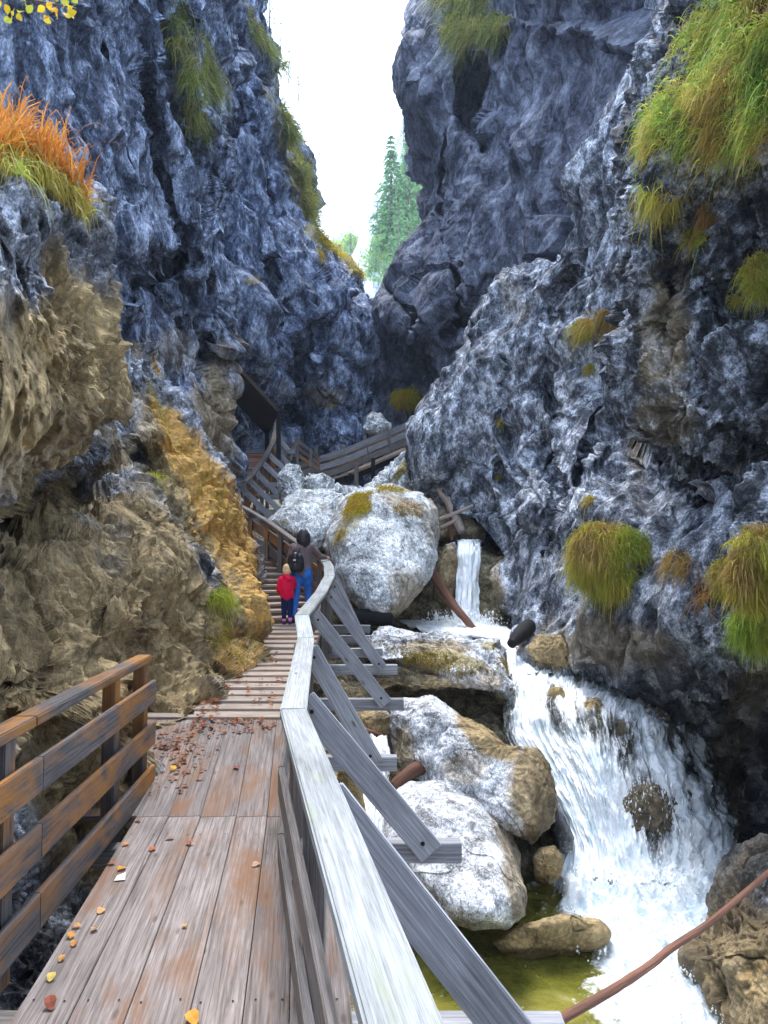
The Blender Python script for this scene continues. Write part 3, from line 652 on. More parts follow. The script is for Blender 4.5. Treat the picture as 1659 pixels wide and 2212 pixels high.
# ================================================================ BOULDERS
def BL(label, name, cat='boulder', group=None, **kw):
    o = boulder(name, **kw); tag(o, label, cat, group); return o
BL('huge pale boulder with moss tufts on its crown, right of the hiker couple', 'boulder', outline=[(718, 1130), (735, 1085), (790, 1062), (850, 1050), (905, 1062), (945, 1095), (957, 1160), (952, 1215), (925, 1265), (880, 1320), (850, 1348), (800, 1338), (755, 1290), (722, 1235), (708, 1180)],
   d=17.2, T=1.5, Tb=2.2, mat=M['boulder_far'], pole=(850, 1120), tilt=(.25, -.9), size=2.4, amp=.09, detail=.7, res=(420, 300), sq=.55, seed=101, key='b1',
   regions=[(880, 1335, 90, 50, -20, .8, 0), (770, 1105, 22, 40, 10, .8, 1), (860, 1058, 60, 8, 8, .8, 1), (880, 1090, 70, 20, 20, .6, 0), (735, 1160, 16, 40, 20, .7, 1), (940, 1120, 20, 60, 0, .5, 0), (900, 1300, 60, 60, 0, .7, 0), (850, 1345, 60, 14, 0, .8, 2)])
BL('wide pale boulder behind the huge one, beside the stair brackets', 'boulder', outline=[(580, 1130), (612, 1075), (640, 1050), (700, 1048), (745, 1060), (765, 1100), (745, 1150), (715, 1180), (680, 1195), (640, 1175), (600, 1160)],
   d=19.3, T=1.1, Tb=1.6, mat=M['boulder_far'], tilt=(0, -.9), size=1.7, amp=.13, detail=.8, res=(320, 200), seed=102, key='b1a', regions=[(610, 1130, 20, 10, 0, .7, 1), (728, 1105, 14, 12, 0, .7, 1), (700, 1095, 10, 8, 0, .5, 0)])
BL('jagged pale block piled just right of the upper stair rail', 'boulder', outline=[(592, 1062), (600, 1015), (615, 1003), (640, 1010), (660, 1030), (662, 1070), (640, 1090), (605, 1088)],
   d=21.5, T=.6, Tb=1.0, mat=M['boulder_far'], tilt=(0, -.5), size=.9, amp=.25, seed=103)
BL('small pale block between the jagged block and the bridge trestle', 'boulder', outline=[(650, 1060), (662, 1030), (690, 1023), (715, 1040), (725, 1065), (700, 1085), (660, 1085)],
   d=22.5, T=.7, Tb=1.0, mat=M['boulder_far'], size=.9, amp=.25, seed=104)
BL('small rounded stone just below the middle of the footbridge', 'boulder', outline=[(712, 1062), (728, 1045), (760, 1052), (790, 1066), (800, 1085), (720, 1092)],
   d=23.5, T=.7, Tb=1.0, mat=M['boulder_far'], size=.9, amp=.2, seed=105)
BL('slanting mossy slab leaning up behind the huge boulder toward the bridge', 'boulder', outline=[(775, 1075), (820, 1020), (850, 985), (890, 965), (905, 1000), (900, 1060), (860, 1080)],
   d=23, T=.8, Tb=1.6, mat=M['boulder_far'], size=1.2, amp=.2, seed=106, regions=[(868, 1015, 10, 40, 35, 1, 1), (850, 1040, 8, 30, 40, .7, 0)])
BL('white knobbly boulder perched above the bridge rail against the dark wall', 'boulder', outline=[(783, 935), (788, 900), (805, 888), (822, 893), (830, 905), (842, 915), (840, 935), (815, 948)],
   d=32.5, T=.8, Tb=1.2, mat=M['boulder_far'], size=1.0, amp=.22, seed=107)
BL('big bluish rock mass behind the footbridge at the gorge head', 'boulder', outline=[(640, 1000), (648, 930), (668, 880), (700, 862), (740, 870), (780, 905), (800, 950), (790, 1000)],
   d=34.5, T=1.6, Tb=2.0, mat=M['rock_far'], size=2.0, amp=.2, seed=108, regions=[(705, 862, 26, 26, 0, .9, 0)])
BL('flat mossy slab bridging a black void beside the stream', 'boulder', outline=[(780, 1405), (795, 1362), (840, 1350), (930, 1362), (1010, 1375), (1080, 1378), (1098, 1400), (1103, 1450), (1106, 1478), (1095, 1506), (1040, 1492), (960, 1468), (880, 1440), (800, 1432)],
   d=12.9, T=.9, Tb=1.2, mat=M['boulder'], pole=(960, 1395), tilt=(-.15, -.9), size=1.1, amp=.17, res=(380, 220), sq=.42, seed=109, key='b2',
   regions=[(930, 1400, 90, 18, 6, .8, 0), (1000, 1430, 90, 22, 14, .8, 1), (900, 1415, 60, 12, 8, .7, 1), (960, 1420, 100, 20, 12, .6, 0), (1060, 1395, 26, 14, 0, .9, 1), (1060, 1470, 40, 20, 10, .6, 0), (850, 1440, 100, 10, 10, .8, 2)])
BL('angular pale and tan boulder between the slab and the round white boulder', 'boulder', outline=[(838, 1530), (872, 1512), (925, 1512), (965, 1540), (1030, 1562), (1070, 1575), (1105, 1610), (1172, 1608), (1196, 1650), (1198, 1730), (1192, 1790), (1150, 1832), (1100, 1810), (1000, 1760), (900, 1700), (850, 1640)],
   d=10.7, T=1.0, Tb=1.2, mat=M['boulder'], pole=(1000, 1620), tilt=(-.1, -.35), size=1.1, amp=.15, detail=.7, res=(420, 300), sq=.48, seed=110, key='b3',
   regions=[(1040, 1580, 90, 32, 30, 1, 0), (1165, 1710, 50, 130, 0, .95, 0), (870, 1610, 30, 60, 0, .8, 0), (1000, 1660, 40, 26, 0, .4, 0), (1180, 1700, 30, 110, 0, .45, 2), (1150, 1810, 60, 26, 0, .8, 2)])
BL('big round white boulder nearest the walkway, above the green pool', 'boulder', outline=[(795, 1800), (830, 1720), (880, 1682), (960, 1676), (1040, 1700), (1100, 1760), (1140, 1840), (1156, 1920), (1148, 1985), (1095, 2022), (1020, 2028), (960, 2005), (900, 1950), (840, 1900)],
   d=9.1, T=.95, Tb=1.1, mat=M['boulder'], pole=(950, 1830), tilt=(-.1, -.45), size=1.7, amp=.085, detail=.6, res=(460, 320), sq=.5, seed=111, key='b4',
   regions=[(1115, 1880, 34, 120, -14, .75, 0), (1020, 2010, 120, 26, 6, .85, 2), (1130, 1975, 24, 50, 0, .5, 2)])
BL('small tan boulder wet with foam, wedged beside the round white boulder', 'boulder', outline=[(1150, 1850), (1165, 1830), (1200, 1826), (1218, 1850), (1212, 1890), (1190, 1912), (1155, 1900)],
   d=9.6, T=.35, Tb=.6, mat=M['boulder'], seed=112, regions=[(1185, 1865, 70, 60, 0, 1, 0), (1190, 1905, 60, 16, 0, .7, 2)])
BL('dark wet stone standing upright at the edge of the rushing water', 'boulder', outline=[(1190, 1750), (1205, 1742), (1222, 1770), (1240, 1810), (1236, 1840), (1205, 1846), (1190, 1800)],
   d=10.3, T=.3, Tb=.5, mat=M['rock_near'], seed=113, regions=[(1210, 1800, 60, 70, 0, .8, 2)])
BL('low tan boulder awash at the edge of the green pool', 'boulder', outline=[(1060, 2035), (1110, 1992), (1170, 1978), (1240, 1976), (1290, 1990), (1312, 2015), (1300, 2040), (1240, 2062), (1150, 2080), (1080, 2070)],
   d=8.6, T=.3, Tb=.8, mat=M['boulder'], tilt=(0, .2), size=.9, amp=.10, detail=.7, seed=114, regions=[(1195, 2020, 260, 160, 0, 1, 0), (1150, 2062, 160, 14, 0, .8, 2)])
BL('dark fluted rock with water pouring over it at the top of the cascade', 'boulder', outline=[(1318, 1565), (1335, 1545), (1360, 1548), (1382, 1580), (1388, 1640), (1372, 1680), (1340, 1670), (1322, 1620)],
   d=11.35, T=.35, Tb=.6, mat=M['rock_near'], seed=115, regions=[(1350, 1610, 80, 100, 0, .8, 2), (1350, 1610, 80, 100, 0, .7, 0)])
BL('rounded brown rock in the middle of the cascade, water streaming off it', 'boulder', outline=[(1335, 1720), (1360, 1685), (1405, 1672), (1440, 1700), (1458, 1760), (1462, 1830), (1445, 1880), (1400, 1892), (1362, 1870), (1345, 1800)],
   d=10.62, T=.4, Tb=.8, mat=M['boulder'], size=.8, amp=.15, seed=116, regions=[(1400, 1800, 130, 180, 0, .8, 0), (1400, 1780, 160, 190, 0, .75, 2)])
BL('small mossy knob breaking the surface above the cascade lip', 'boulder', outline=[(1178, 1500), (1192, 1482), (1212, 1484), (1222, 1500), (1215, 1520), (1190, 1524)],
   d=12.0, T=.22, Tb=.4, mat=M['boulder'], seed=117, regions=[(1200, 1500, 60, 50, 0, 1, 0), (1195, 1495, 30, 20, 0, .6, 1)])
BL('tan ledge under the thin water at the cascade lip', 'boulder', outline=[(1200, 1560), (1230, 1520), (1290, 1510), (1330, 1560), (1320, 1620), (1270, 1640), (1225, 1610)],
   d=11.55, T=.35, Tb=.8, mat=M['boulder'], size=.7, amp=.12, seed=118, regions=[(1265, 1570, 110, 110, 0, 1, 0)])
BL('wet tan rock filling the bottom right corner beside the foam', 'boulder', outline=[(1540, 1910), (1590, 1835), (1660, 1800), (1800, 1780), (1950, 2000), (1950, 2500), (1700, 2500), (1620, 2330), (1560, 2230), (1500, 2130), (1466, 2062), (1520, 1990)],
   d=7.6, T=1.0, Tb=1.2, mat=M['rock_near'], pole=(1700, 2080), tilt=(-.35, -.25), size=.8, amp=.2, res=(460, 300), seed=119, key='rb', regions=[(1600, 2120, 260, 260, 0, .9, 0), (1620, 1900, 170, 140, 0, .95, 2), (1500, 2100, 80, 160, -30, .7, 2), (1630, 2120, 60, 60, 0, .5, 1)])
BL('tan cube shaped rock at the waterline under the cliff, left end', 'boulder', outline=[(1140, 1400), (1165, 1372), (1215, 1368), (1262, 1392), (1268, 1440), (1240, 1462), (1180, 1448), (1145, 1430)],
   d=13.3, T=.5, Tb=1.0, mat=M['boulder'], size=.7, amp=.16, seed=120, regions=[(1205, 1415, 110, 80, 0, 1, 0)])
BL('brown rock ledge behind the little waterfall on its left side', 'boulder', outline=[(948, 1210), (962, 1175), (984, 1170), (990, 1210), (985, 1290), (960, 1320), (935, 1290), (938, 1240)],
   d=18.3, T=.4, Tb=1.2, mat=M['rock_near'], seed=121, regions=[(965, 1250, 60, 100, 0, .9, 0), (965, 1300, 50, 50, 0, .5, 2)])
BL('brown rock holding the lip of the little waterfall', 'boulder', outline=[(905, 1120), (940, 1085), (1000, 1110), (1050, 1140), (1050, 1172), (990, 1180), (930, 1175)],
   d=20.4, T=.5, Tb=1.4, mat=M['rock_near'], seed=122, regions=[(980, 1150, 100, 60, 0, .8, 0), (1000, 1170, 60, 20, 0, .8, 2)])
BL('tan rock seen through the walkway brackets beside the narrow side stream', 'boulder', outline=[(735, 1640), (760, 1600), (780, 1690), (790, 1760), (780, 1810), (745, 1800), (725, 1720)],
   d=8.6, T=.3, Tb=.6, mat=M['bed'], seed=123, regions=[(760, 1700, 90, 160, 0, 1, 0)])
BL('ochre rock with a dark mossy top under the third walkway beam', 'boulder', outline=[(762, 1560), (775, 1538), (820, 1530), (850, 1545), (848, 1590), (800, 1600), (770, 1590)],
   d=10.9, T=.3, Tb=.6, mat=M['boulder'], seed=124, regions=[(800, 1565, 90, 60, 0, 1, 0), (825, 1550, 26, 20, 0, .7, 2)])

# ================================================================ WATER
def flow(name, rows, ncols=90, nper=26, foam=.0, uvs=(1, 1), amp=.04, seed=0, mat='water_fall', foamrows=None, clear=()):
    ctrl = np.array([[(a, b, c) for a, b, c in r] for r in rows], float)
    A = cr(ctrl, np.linspace(0, len(rows)-1, (len(rows)-1)*nper+1)); A = np.swapaxes(cr(np.swapaxes(A, 0, 1), np.linspace(0, ctrl.shape[1]-1, ncols)), 0, 1)
    W = PW(A[..., 0], A[..., 1], A[..., 2])
    n = grid_normals(W); n *= np.sign((n*(-W)).sum(-1).mean())
    Ls = np.concatenate([[0], np.cumsum(np.linalg.norm(np.diff(W, axis=0), axis=-1).mean(1))]); Wd = np.linalg.norm(np.diff(W, axis=1), axis=-1).sum(1).mean()
    U = np.linspace(0, Wd, ncols)
    uu, vv = np.meshgrid(U, Ls); q = np.stack([uu*7, vv*1.6, uu*0+seed], -1)
    W = W+n*(amp*(fbm(q, 4, seed, True)+.6*fbm(q*np.array([.4, 2, 1])*.6, 3, seed+3)))[..., None]
    fm = np.zeros(W.shape); fr = np.interp(np.linspace(0, len(rows)-1, W.shape[0]), np.arange(len(rows)), foamrows if foamrows else [foam]*len(rows))
    e = np.minimum(np.linspace(0, 1, ncols), np.linspace(1, 0, ncols))*8
    fm[..., 0] = fr[:, None]+np.where(e < 1, (e-1)*.35, 0)[None]+.22*fbm(q*.35, 3, seed+9)
    qx, qy = to_px(W)
    for (cx, cy, rx, ry, ang, k) in clear:
        a = R(ang); dx, dy = qx-cx, qy-cy; xx = (dx*math.cos(a)+dy*math.sin(a))/rx; yy = (-dx*math.sin(a)+dy*math.cos(a))/ry
        fm[..., 0] += k*np.exp(-(xx*xx+yy*yy)**1.5)
    return tag(new_mesh(name, W, grid_faces(*W.shape[:2]), M[mat], smooth=True, uv=np.stack([uu/1.6, vv/1.6], -1).reshape(-1, 2), col=fm.reshape(-1, 3)), kind='structure')
flow('waterfall', [[(988, 1168, 20), (1012, 1166, 20), (1042, 1168, 20)], [(988, 1176, 18.6), (1012, 1175, 18.5), (1040, 1177, 18.6)], [(988, 1230, 18.2), (1012, 1230, 18.0), (1036, 1230, 18.2)],
     [(984, 1300, 17.9), (1008, 1300, 17.7), (1034, 1300, 17.9)], [(980, 1350, 17.7), (1008, 1352, 17.4), (1036, 1350, 17.7)]], 60, 26, .2, seed=1, foamrows=[.05, .08, .3, .4, .45], amp=.05)
flow('stream', [[(860, 1342, 18.1), (940, 1343, 18.1), (1000, 1343, 18.0), (1055, 1343, 18.2)], [(880, 1352, 16.9), (960, 1354, 16.8), (1030, 1355, 16.6), (1090, 1356, 16.9)],
     [(930, 1366, 15.7), (1000, 1368, 15.6), (1060, 1368, 15.5), (1115, 1370, 15.8)], [(1020, 1376, 14.8), (1060, 1380, 14.6), (1095, 1384, 14.5), (1140, 1386, 14.8)],
     [(1085, 1400, 14.0), (1100, 1404, 13.9), (1120, 1405, 13.9), (1150, 1405, 14.1)], [(1096, 1432, 13.4), (1112, 1434, 13.3), (1135, 1436, 13.3), (1165, 1436, 13.6)],
     [(1098, 1462, 12.8), (1130, 1458, 12.8), (1180, 1455, 12.9), (1260, 1456, 13.2)]], 120, 20, .3, seed=2, foamrows=[.3, .34, .3, .22, .22, .3, .2], amp=.06)
flow('cascade', [[(1098, 1445, 13.2), (1150, 1440, 13.3), (1230, 1448, 13.4), (1330, 1470, 13.3), (1420, 1500, 13.0), (1500, 1545, 12.6)],
     [(1098, 1490, 12.3), (1150, 1482, 12.3), (1220, 1482, 12.4), (1310, 1495, 12.3), (1400, 1520, 12.1), (1500, 1562, 12.0)],
     [(1092, 1540, 11.9), (1150, 1530, 11.7), (1210, 1528, 11.5), (1290, 1535, 11.3), (1390, 1555, 11.3), (1510, 1590, 11.6)],
     [(1100, 1600, 11.7), (1160, 1595, 11.4), (1225, 1590, 11.15), (1300, 1590, 10.9), (1400, 1620, 11.0), (1545, 1650, 11.4)],
     [(1140, 1670, 11.2), (1200, 1665, 11.0), (1260, 1660, 10.7), (1310, 1665, 10.6), (1420, 1690, 10.7), (1570, 1720, 11.2)],
     [(1190, 1740, 10.8), (1235, 1745, 10.6), (1285, 1745, 10.4), (1330, 1750, 10.4), (1440, 1780, 10.4), (1585, 1790, 10.9)],
     [(1215, 1810, 10.5), (1260, 1820, 10.3), (1300, 1825, 10.2), (1350, 1835, 10.15), (1450, 1850, 10.1), (1590, 1850, 10.5)],
     [(1200, 1895, 10.0), (1260, 1900, 9.9), (1320, 1905, 9.8), (1380, 1910, 9.8), (1460, 1910, 9.8), (1580, 1900, 10.0)]], 300, 36, .1, seed=3, foamrows=[.0, .0, .0, .03, .06, .12, .32, .5], amp=.09,
     clear=[(1265, 1560, 70, 40, 20, -.30), (1355, 1600, 26, 60, 0, -.40), (1400, 1790, 55, 110, -8, -.34), (1340, 1470, 90, 22, 12, -.15), (1450, 1590, 60, 40, 30, -.18), (1530, 1700, 60, 90, 20, -.12), (1240, 1750, 40, 130, -35, .35), (1130, 1560, 30, 80, -10, .22), (1160, 1460, 60, 20, 0, .12), (1270, 1680, 40, 50, 0, .10)])
tag(patch('cascade_bedrock', [
     (1440, (1090, 13.6), (1150, 13.7), (1230, 13.8), (1330, 13.7), (1430, 13.4), (1540, 13.0)),
     (1490, (1090, 12.7), (1150, 12.6), (1230, 12.7), (1320, 12.6), (1420, 12.5), (1540, 12.3)),
     (1540, (1085, 12.3), (1150, 12.1), (1220, 11.75), (1300, 11.6), (1400, 11.6), (1540, 11.9)),
     (1600, (1090, 12.0), (1160, 11.7), (1230, 11.4), (1305, 11.15), (1400, 11.3), (1560, 11.7)),
     (1680, (1130, 11.5), (1200, 11.3), (1265, 10.95), (1320, 10.8), (1420, 10.95), (1580, 11.5)),
     (1760, (1190, 11.1), (1235, 10.9), (1285, 10.65), (1340, 10.6), (1440, 10.65), (1600, 11.1)),
     (1840, (1210, 10.9), (1260, 10.7), (1300, 10.5), (1350, 10.4), (1450, 10.4), (1600, 10.8)),
     (1920, (1200, 10.6), (1260, 10.4), (1320, 10.2), (1380, 10.2), (1460, 10.2), (1600, 10.5))], .45, .22, M['bed'], an=(1, 1, .7), seed=97, px_step=3,
     regions=[(1270, 1560, 90, 70, 0, 1, 0), (1400, 1780, 80, 130, 0, 1, 0), (1350, 1600, 60, 80, 0, .6, 2), (1500, 1680, 110, 160, 0, .85, 2)]), kind='structure')
# side trickle seen below the brackets
flow('side_stream', [[(790, 1590, 10.4), (810, 1590, 10.3), (835, 1590, 10.4)], [(785, 1660, 9.6), (812, 1660, 9.5), (845, 1660, 9.6)], [(775, 1740, 8.9), (800, 1740, 8.8), (830, 1740, 8.9)], [(765, 1840, 8.3), (790, 1840, 8.2), (830, 1840, 8.3)]], 50, 20, .1, seed=5, amp=.05)
# foaming pool below the cascade, calm and green on its left
x = np.linspace(-1.2, 5.2, 420); y = np.linspace(5.2, 10.8, 420); XX, YY = np.meshgrid(x, y); ZZ = np.full_like(XX, -4.35)
qx, qy = to_px(np.stack([XX, YY, ZZ], -1))
edge = np.interp(qy, [1950, 2030, 2100, 2212, 2500], [1150, 1235, 1250, 1275, 1330])
q = np.stack([XX, YY, XX*0], -1)
fo = np.clip((qx-edge+60*fbm(q*1.5, 3, 3))/70, 0, 1)
stream = np.clip(1-np.abs(qx-1530-.35*(qy-2000))/80, 0, 1)
tur = .11*fbm(q*1.7, 5, 50, True)+.05*fbm(q*6, 3, 55)+.06*fbm(q*.7, 2, 52)
ZZ = ZZ+fo*(tur+.06)+(1-fo)*.006*fbm(q*6, 2, 7)+.20*np.exp(-((YY-9.75-.25*fbm(q*1.3, 3, 61))/.42)**2)*fo*(1.1+1.4*fbm(q*2.6, 4, 60))
fm = np.zeros(XX.shape+(3,)); fm[..., 0] = fo*.50+fo*stream*.06+.12*fbm(q*1.2, 3, 8)*(fo > .2)
tag(new_mesh('pool_water', np.stack([XX, YY, ZZ], -1), grid_faces(*XX.shape), M['pool'], smooth=True, col=fm.reshape(-1, 3)), kind='structure')
# spray: thousands of droplets and torn strands thrown up by the falls
def spray(name, src, n, spread, size, stretch=2.5, seed=1):
    r = np.random.default_rng(seed); V = []; Fc = []
    base = np.array([[1, 0, 0], [-1, 0, 0], [0, 1, 0], [0, -1, 0], [0, 0, 1], [0, 0, -1]], float)
    fs = np.array([[0, 2, 4], [2, 1, 4], [1, 3, 4], [3, 0, 4], [2, 0, 5], [1, 2, 5], [3, 1, 5], [0, 3, 5]])
    k = r.integers(0, len(src), n); p = src[k]+r.normal(size=(n, 3))*np.array(spread)
    sz = size*np.exp(r.normal(size=n)*.5)
    st = 1+r.random(n)*stretch
    b = base[None]*sz[:, None, None]; b[:, :, 2] *= st[:, None]
    V = (p[:, None]+b).reshape(-1, 3); Fc = (fs[None]+6*np.arange(n)[:, None, None]).reshape(-1, 3)
    return tag(new_mesh(name, V, Fc, M['spray'], smooth=True), kind='stuff')
m, nt, out = newmat('spray_droplets'); bsdf(nt, out, (.9, .94, .97), .35); M['spray'] = m
def lerp_pts(a, n, r): a = np.array([list(P(*q)) for q in a]); t = r.random(n)*(len(a)-1); return cr(a, t)
r_ = np.random.default_rng(4)
src = np.concatenate([lerp_pts([(1210, 1880, 10), (1260, 1900, 9.9), (1320, 1905, 9.8), (1380, 1905, 9.7), (1460, 1900, 9.7), (1570, 1880, 9.9)], 900, r_)])
spray('cascade_spray', src, 3800, (.12, .22, .10), .0045, 2, 5)
src2 = lerp_pts([(1235, 1640, 10.9), (1270, 1680, 10.6), (1300, 1720, 10.4), (1340, 1740, 10.3), (1420, 1700, 10.4), (1470, 1760, 10.3), (1480, 1850, 10.1), (1300, 1800, 10.2)], 900, r_)
spray('cascade_droplets', src2, 2200, (.16, .06, .16), .004, 4, 6)
spray('waterfall_spray', lerp_pts([(960, 1345, 17.4), (1000, 1345, 17.3), (1050, 1348, 17.3)], 300, r_), 1500, (.25, .2, .12), .010, 2, 7)
spray('pool_spray', np.stack([r_.uniform(2.3, 4.4, 700), r_.uniform(7, 9.7, 700), np.full(700, -4.22)], -1), 3500, (.2, .2, .035), .006, 1, 8)

# ================================================================ WALKWAY
def yv(px, d): return (px-CX)/F*d
# ---- near deck
deck = tag(empty('boardwalk', (-1.0, 4, -2.1)), 'plank walkway of worn grey boards with leaf litter in the foreground', 'boardwalk')
seams = [-1.62, -1.37, -1.123, -.845, -.606, -.40, -.12]; DX = -.109
def dz(d): return float(np.interp(d, [6.1, 8.4], [-2.05, -1.80]))
for a, b in zip(seams[:-1], seams[1:]):
    w_ = (b-a)-.007; xm = (a+b)/2; jz = random.uniform(-.003, .003)
    board('plank', (xm+DX*(.2-3.36), .2, -2.075+jz), (xm+DX*(6.108-3.36), 6.108, -2.0745), w_, .05, M['w_deck'], deck, bev=.003)
seams2 = [-2.15, -1.88] + seams[0:1] + seams[1:]
for a, b in zip(seams2[:-1], seams2[1:]):
    w_ = (b-a)-.006; xm = (a+b)/2
    board('plank', (xm+DX*(6.11-3.36), 6.112, -2.073), (xm+DX*(8.4-3.36), 8.42, -1.825), w_, .05, M['w_deck'], deck, bev=.003)
for d in (.8, 2.2, 3.64, 5.72, 7.6):
    x0 = -1.9 if d < 6 else -2.2
    board('joist', (x0+DX*(d-3.36), d, dz(d)-.14), (-.2+DX*(d-3.36), d, dz(d)-.14), .14, .13, M['w_greybrown'], deck)
nb = bmesh.new()
for a, b in zip(seams[:-1], seams[1:]):
    for d in (.8, 2.2, 3.64, 5.72):
        for q_ in (.2, .8):
            bmesh.ops.create_circle(nb, cap_ends=True, segments=8, radius=.006, matrix=Matrix.Translation(Vector((a+(b-a)*q_+DX*(d-3.36)+random.uniform(-.01, .01), d+random.uniform(-.02, .02), -2.0455)) - deck.location))
me = bpy.data.meshes.new('nail_heads'); nb.to_mesh(me); nb.free(); me.materials.append(M['w_dark']); o = bpy.data.objects.new('nail_heads', me); C.objects.link(o); o.parent = deck; o['kind'] = 'stuff'
# ---- stairs
def stair(label, name, pts, wdt, n, mat, riser, th=.045, grp=None):
    """pts: right-hand edge (X, d, z) polyline; steps run to the left of it"""
    pts = np.array(pts, float); root = tag(empty(name, tuple(pts[0])), label, 'stairs', grp)
    t = np.linspace(0, len(pts)-1, n+1); Pp = np.stack([np.interp(t, np.arange(len(pts)), pts[:, k]) for k in range(3)], -1)
    for i in range(n):
        a, b = Pp[i], Pp[i+1]; dr = (b-a); run = math.hypot(dr[0], dr[1]); fx, fy = dr[0]/run, dr[1]/run
        lft = np.array([-fy, fx, 0]); wd_ = wdt(i/n) if callable(wdt) else wdt
        o = a+np.array([0, 0, 1])*0; tilt = random.uniform(-.004, .004)
        c0 = o+np.array([fx, fy, 0])*run*.5; top = b[2]+tilt
        s_ = board('step', tuple(np.array([c0[0], c0[1], top-th/2])), tuple(np.array([c0[0], c0[1], top-th/2])+lft*wd_), run-.02+.03, th, mat, root, bev=.008)
        rz = a[2]-.05; hh = max(.03, top-th-rz)
        r0 = np.array([o[0]+fx*.03, o[1]+fy*.03, rz+hh/2-.004])
        board('riser', tuple(r0+lft*.01), tuple(r0+lft*(wd_-.02)), .03, hh, riser, root, bev=0)
    return root
stair('lower stairs of shallow worn timber treads leading up to the two hikers', 'staircase', [(-1.00, 8.42, -1.80), (-.98, 11, -1.58), (-1.02, 14.1, -1.28)], lambda f: 1.9-.3*f, 17, M['w_step'], M['w_riser'])
stair('middle stairs bending left behind the hikers toward the mossy rock', 'staircase', [(-1.08, 14.2, -1.27), (-2.25, 17.0, -.55), (-3.75, 20.4, .35), (-4.25, 21.6, .60)], 1.5, 22, M['w_step'], M['w_riser'])
stair('upper reddish stairs climbing toward the black shelter roof', 'staircase', [(-4.42, 22, .62), (-3.95, 25.0, 2.0), (-3.95, 27.6, 3.55)], lambda f: 1.35-.3*f, 34, M['w_stepred'], M['w_riser'], th=.06)
# ---- right railing
def railing(label, name, path, posts, boards, mats, cap=(.17, .055), post=.12, height=1.05, side=-1, braces=(), grp=None, face=.075, post_z=None):
    """path: cap centre points (X, d, z top). posts: parameter list along path. boards: offsets under the cap."""
    root = tag(empty(name, tuple(path[0])), label, 'railing', grp); pts = [Vector(p) for p in path]
    for a, b in zip(pts[:-1], pts[1:]):
        ext = (b-a).normalized()*.012
        board('handrail', a-Vector((0, 0, cap[1]/2)), b-Vector((0, 0, cap[1]/2))-ext*.4, cap[0], cap[1], mats[0], root, bev=.008)
        dr = (b-a); s = Vector((dr.y, -dr.x, 0)).normalized()*side*face
        for off, wv in boards:
            board('rail_board', a+s-Vector((0, 0, off+wv/2)), b+s-Vector((0, 0, off+wv/2)), .04, wv, mats[1], root, bev=.006)
    def at(t):
        i = min(int(t), len(pts)-2); f = t-i; return pts[i].lerp(pts[i+1], f)
    for t in posts:
        p = at(t); board('post', p-Vector((0, 0, cap[1]+.002)), p-Vector((0, 0, height)), post, post*.8, mats[2], root, up=(1, 0, 0))
    for t, foot, wd_ in braces:
        p = at(t); f = Vector(foot)
        board('brace', p+Vector((.05, -.075, -.10)), f+Vector((-.12, -.075, .02)), wd_, .045, mats[3], root, up=(0, 1, 0))
        for q_ in (.07, .93):
            bc = (p+Vector((.05, -.075, -.10))).lerp(f+Vector((-.12, -.075, .02)), q_); nb = bmesh.new(); bmesh.ops.create_cone(nb, cap_ends=True, segments=10, radius1=.016, radius2=.014, depth=.014, matrix=Matrix.Translation(bc+Vector((0, -.029, 0))-root.location) @ Matrix.Rotation(R(90), 4, 'X'))
            me = bpy.data.meshes.new('bolt'); nb.to_mesh(me); nb.free(); me.materials.append(M['w_dark']); o = bpy.data.objects.new('bolt', me); C.objects.link(o); o.parent = root
        board('cross_beam', Vector((p.x-1.0, f.y+.03, f.z)), Vector((f.x+.10, f.y+.03, f.z)), .13, .14, mats[3], root)
    return root
RP = [(.33, .35, -1.0), (.055, 1.64, -1.0), (yv(636, 5), 5.0, -1.0), (yv(662, 8), 8.0, -.88), (yv(653, 9.3), 9.3, -.75), (yv(693, 11), 11.0, -.566), (yv(712, 12.5), 12.5, -.38), (yv(711, 13.5), 13.5, -.24), (yv(703, 14.4), 14.4, -.155)]
WM = [M['w_pale'], M['w_greybrown'], M['w_greybrown'], M['w_grey']]
def tpar(d):
    for i in range(len(RP)-1):
        if RP[i][1] <= d <= RP[i+1][1]: return i+(d-RP[i][1])/(RP[i+1][1]-RP[i][1])
bl = []
for d, xe, ze, wd_ in [(1.75, 1.05, -2.2, .2), (3.62, .72, -2.2, .2), (5.72, .46, -2.17, .19), (7.95, .03, -2.14, .18), (9.95, .15, -1.94, .17), (11.6, .10, -1.75, .16), (12.5, -.12, -1.62, .15), (13.3, -.25, -1.50, .15), (14.1, -.35, -1.40, .14)]:
    bl.append((tpar(d), (xe, d, ze), wd_))
railing('long pale weathered handrail with wide grey braces running from the foreground to the hikers', 'railing', RP, [tpar(d) for d in (1.75, 3.62, 5.72, 7.95, 9.95, 11.6, 12.5, 13.3, 14.1)], [(.36, .17), (.78, .17)], WM, height=1.25, side=-1, braces=bl)
RP2 = [(yv(703, 14.42), 14.43, -.16), (yv(690, 14.9), 14.9, -.09), (yv(640, 16.5), 16.5, .237), (yv(575, 18.4), 18.4, .77), (yv(510, 20.3), 20.3, 1.30)]
WB = [M['w_greybrown'], M['w_brown'], M['w_brown'], M['w_greybrown']]
railing('brown board railing rising left behind the hikers', 'railing', RP2, [.9, 1.5, 2.0, 2.5, 3.0, 3.5, 3.95], [(.26, .24), (.62, .24), (.95, .22)], WB, cap=(.14, .05), height=1.3, side=1, face=.08,
        braces=[(1.5, (-1.1, 15.7, -.9), .15), (2.0, (-1.2, 16.5, -.7), .15), (2.6, (-1.7, 17.6, -.5), .15), (3.2, (-2.4, 19.0, -.2), .15)])
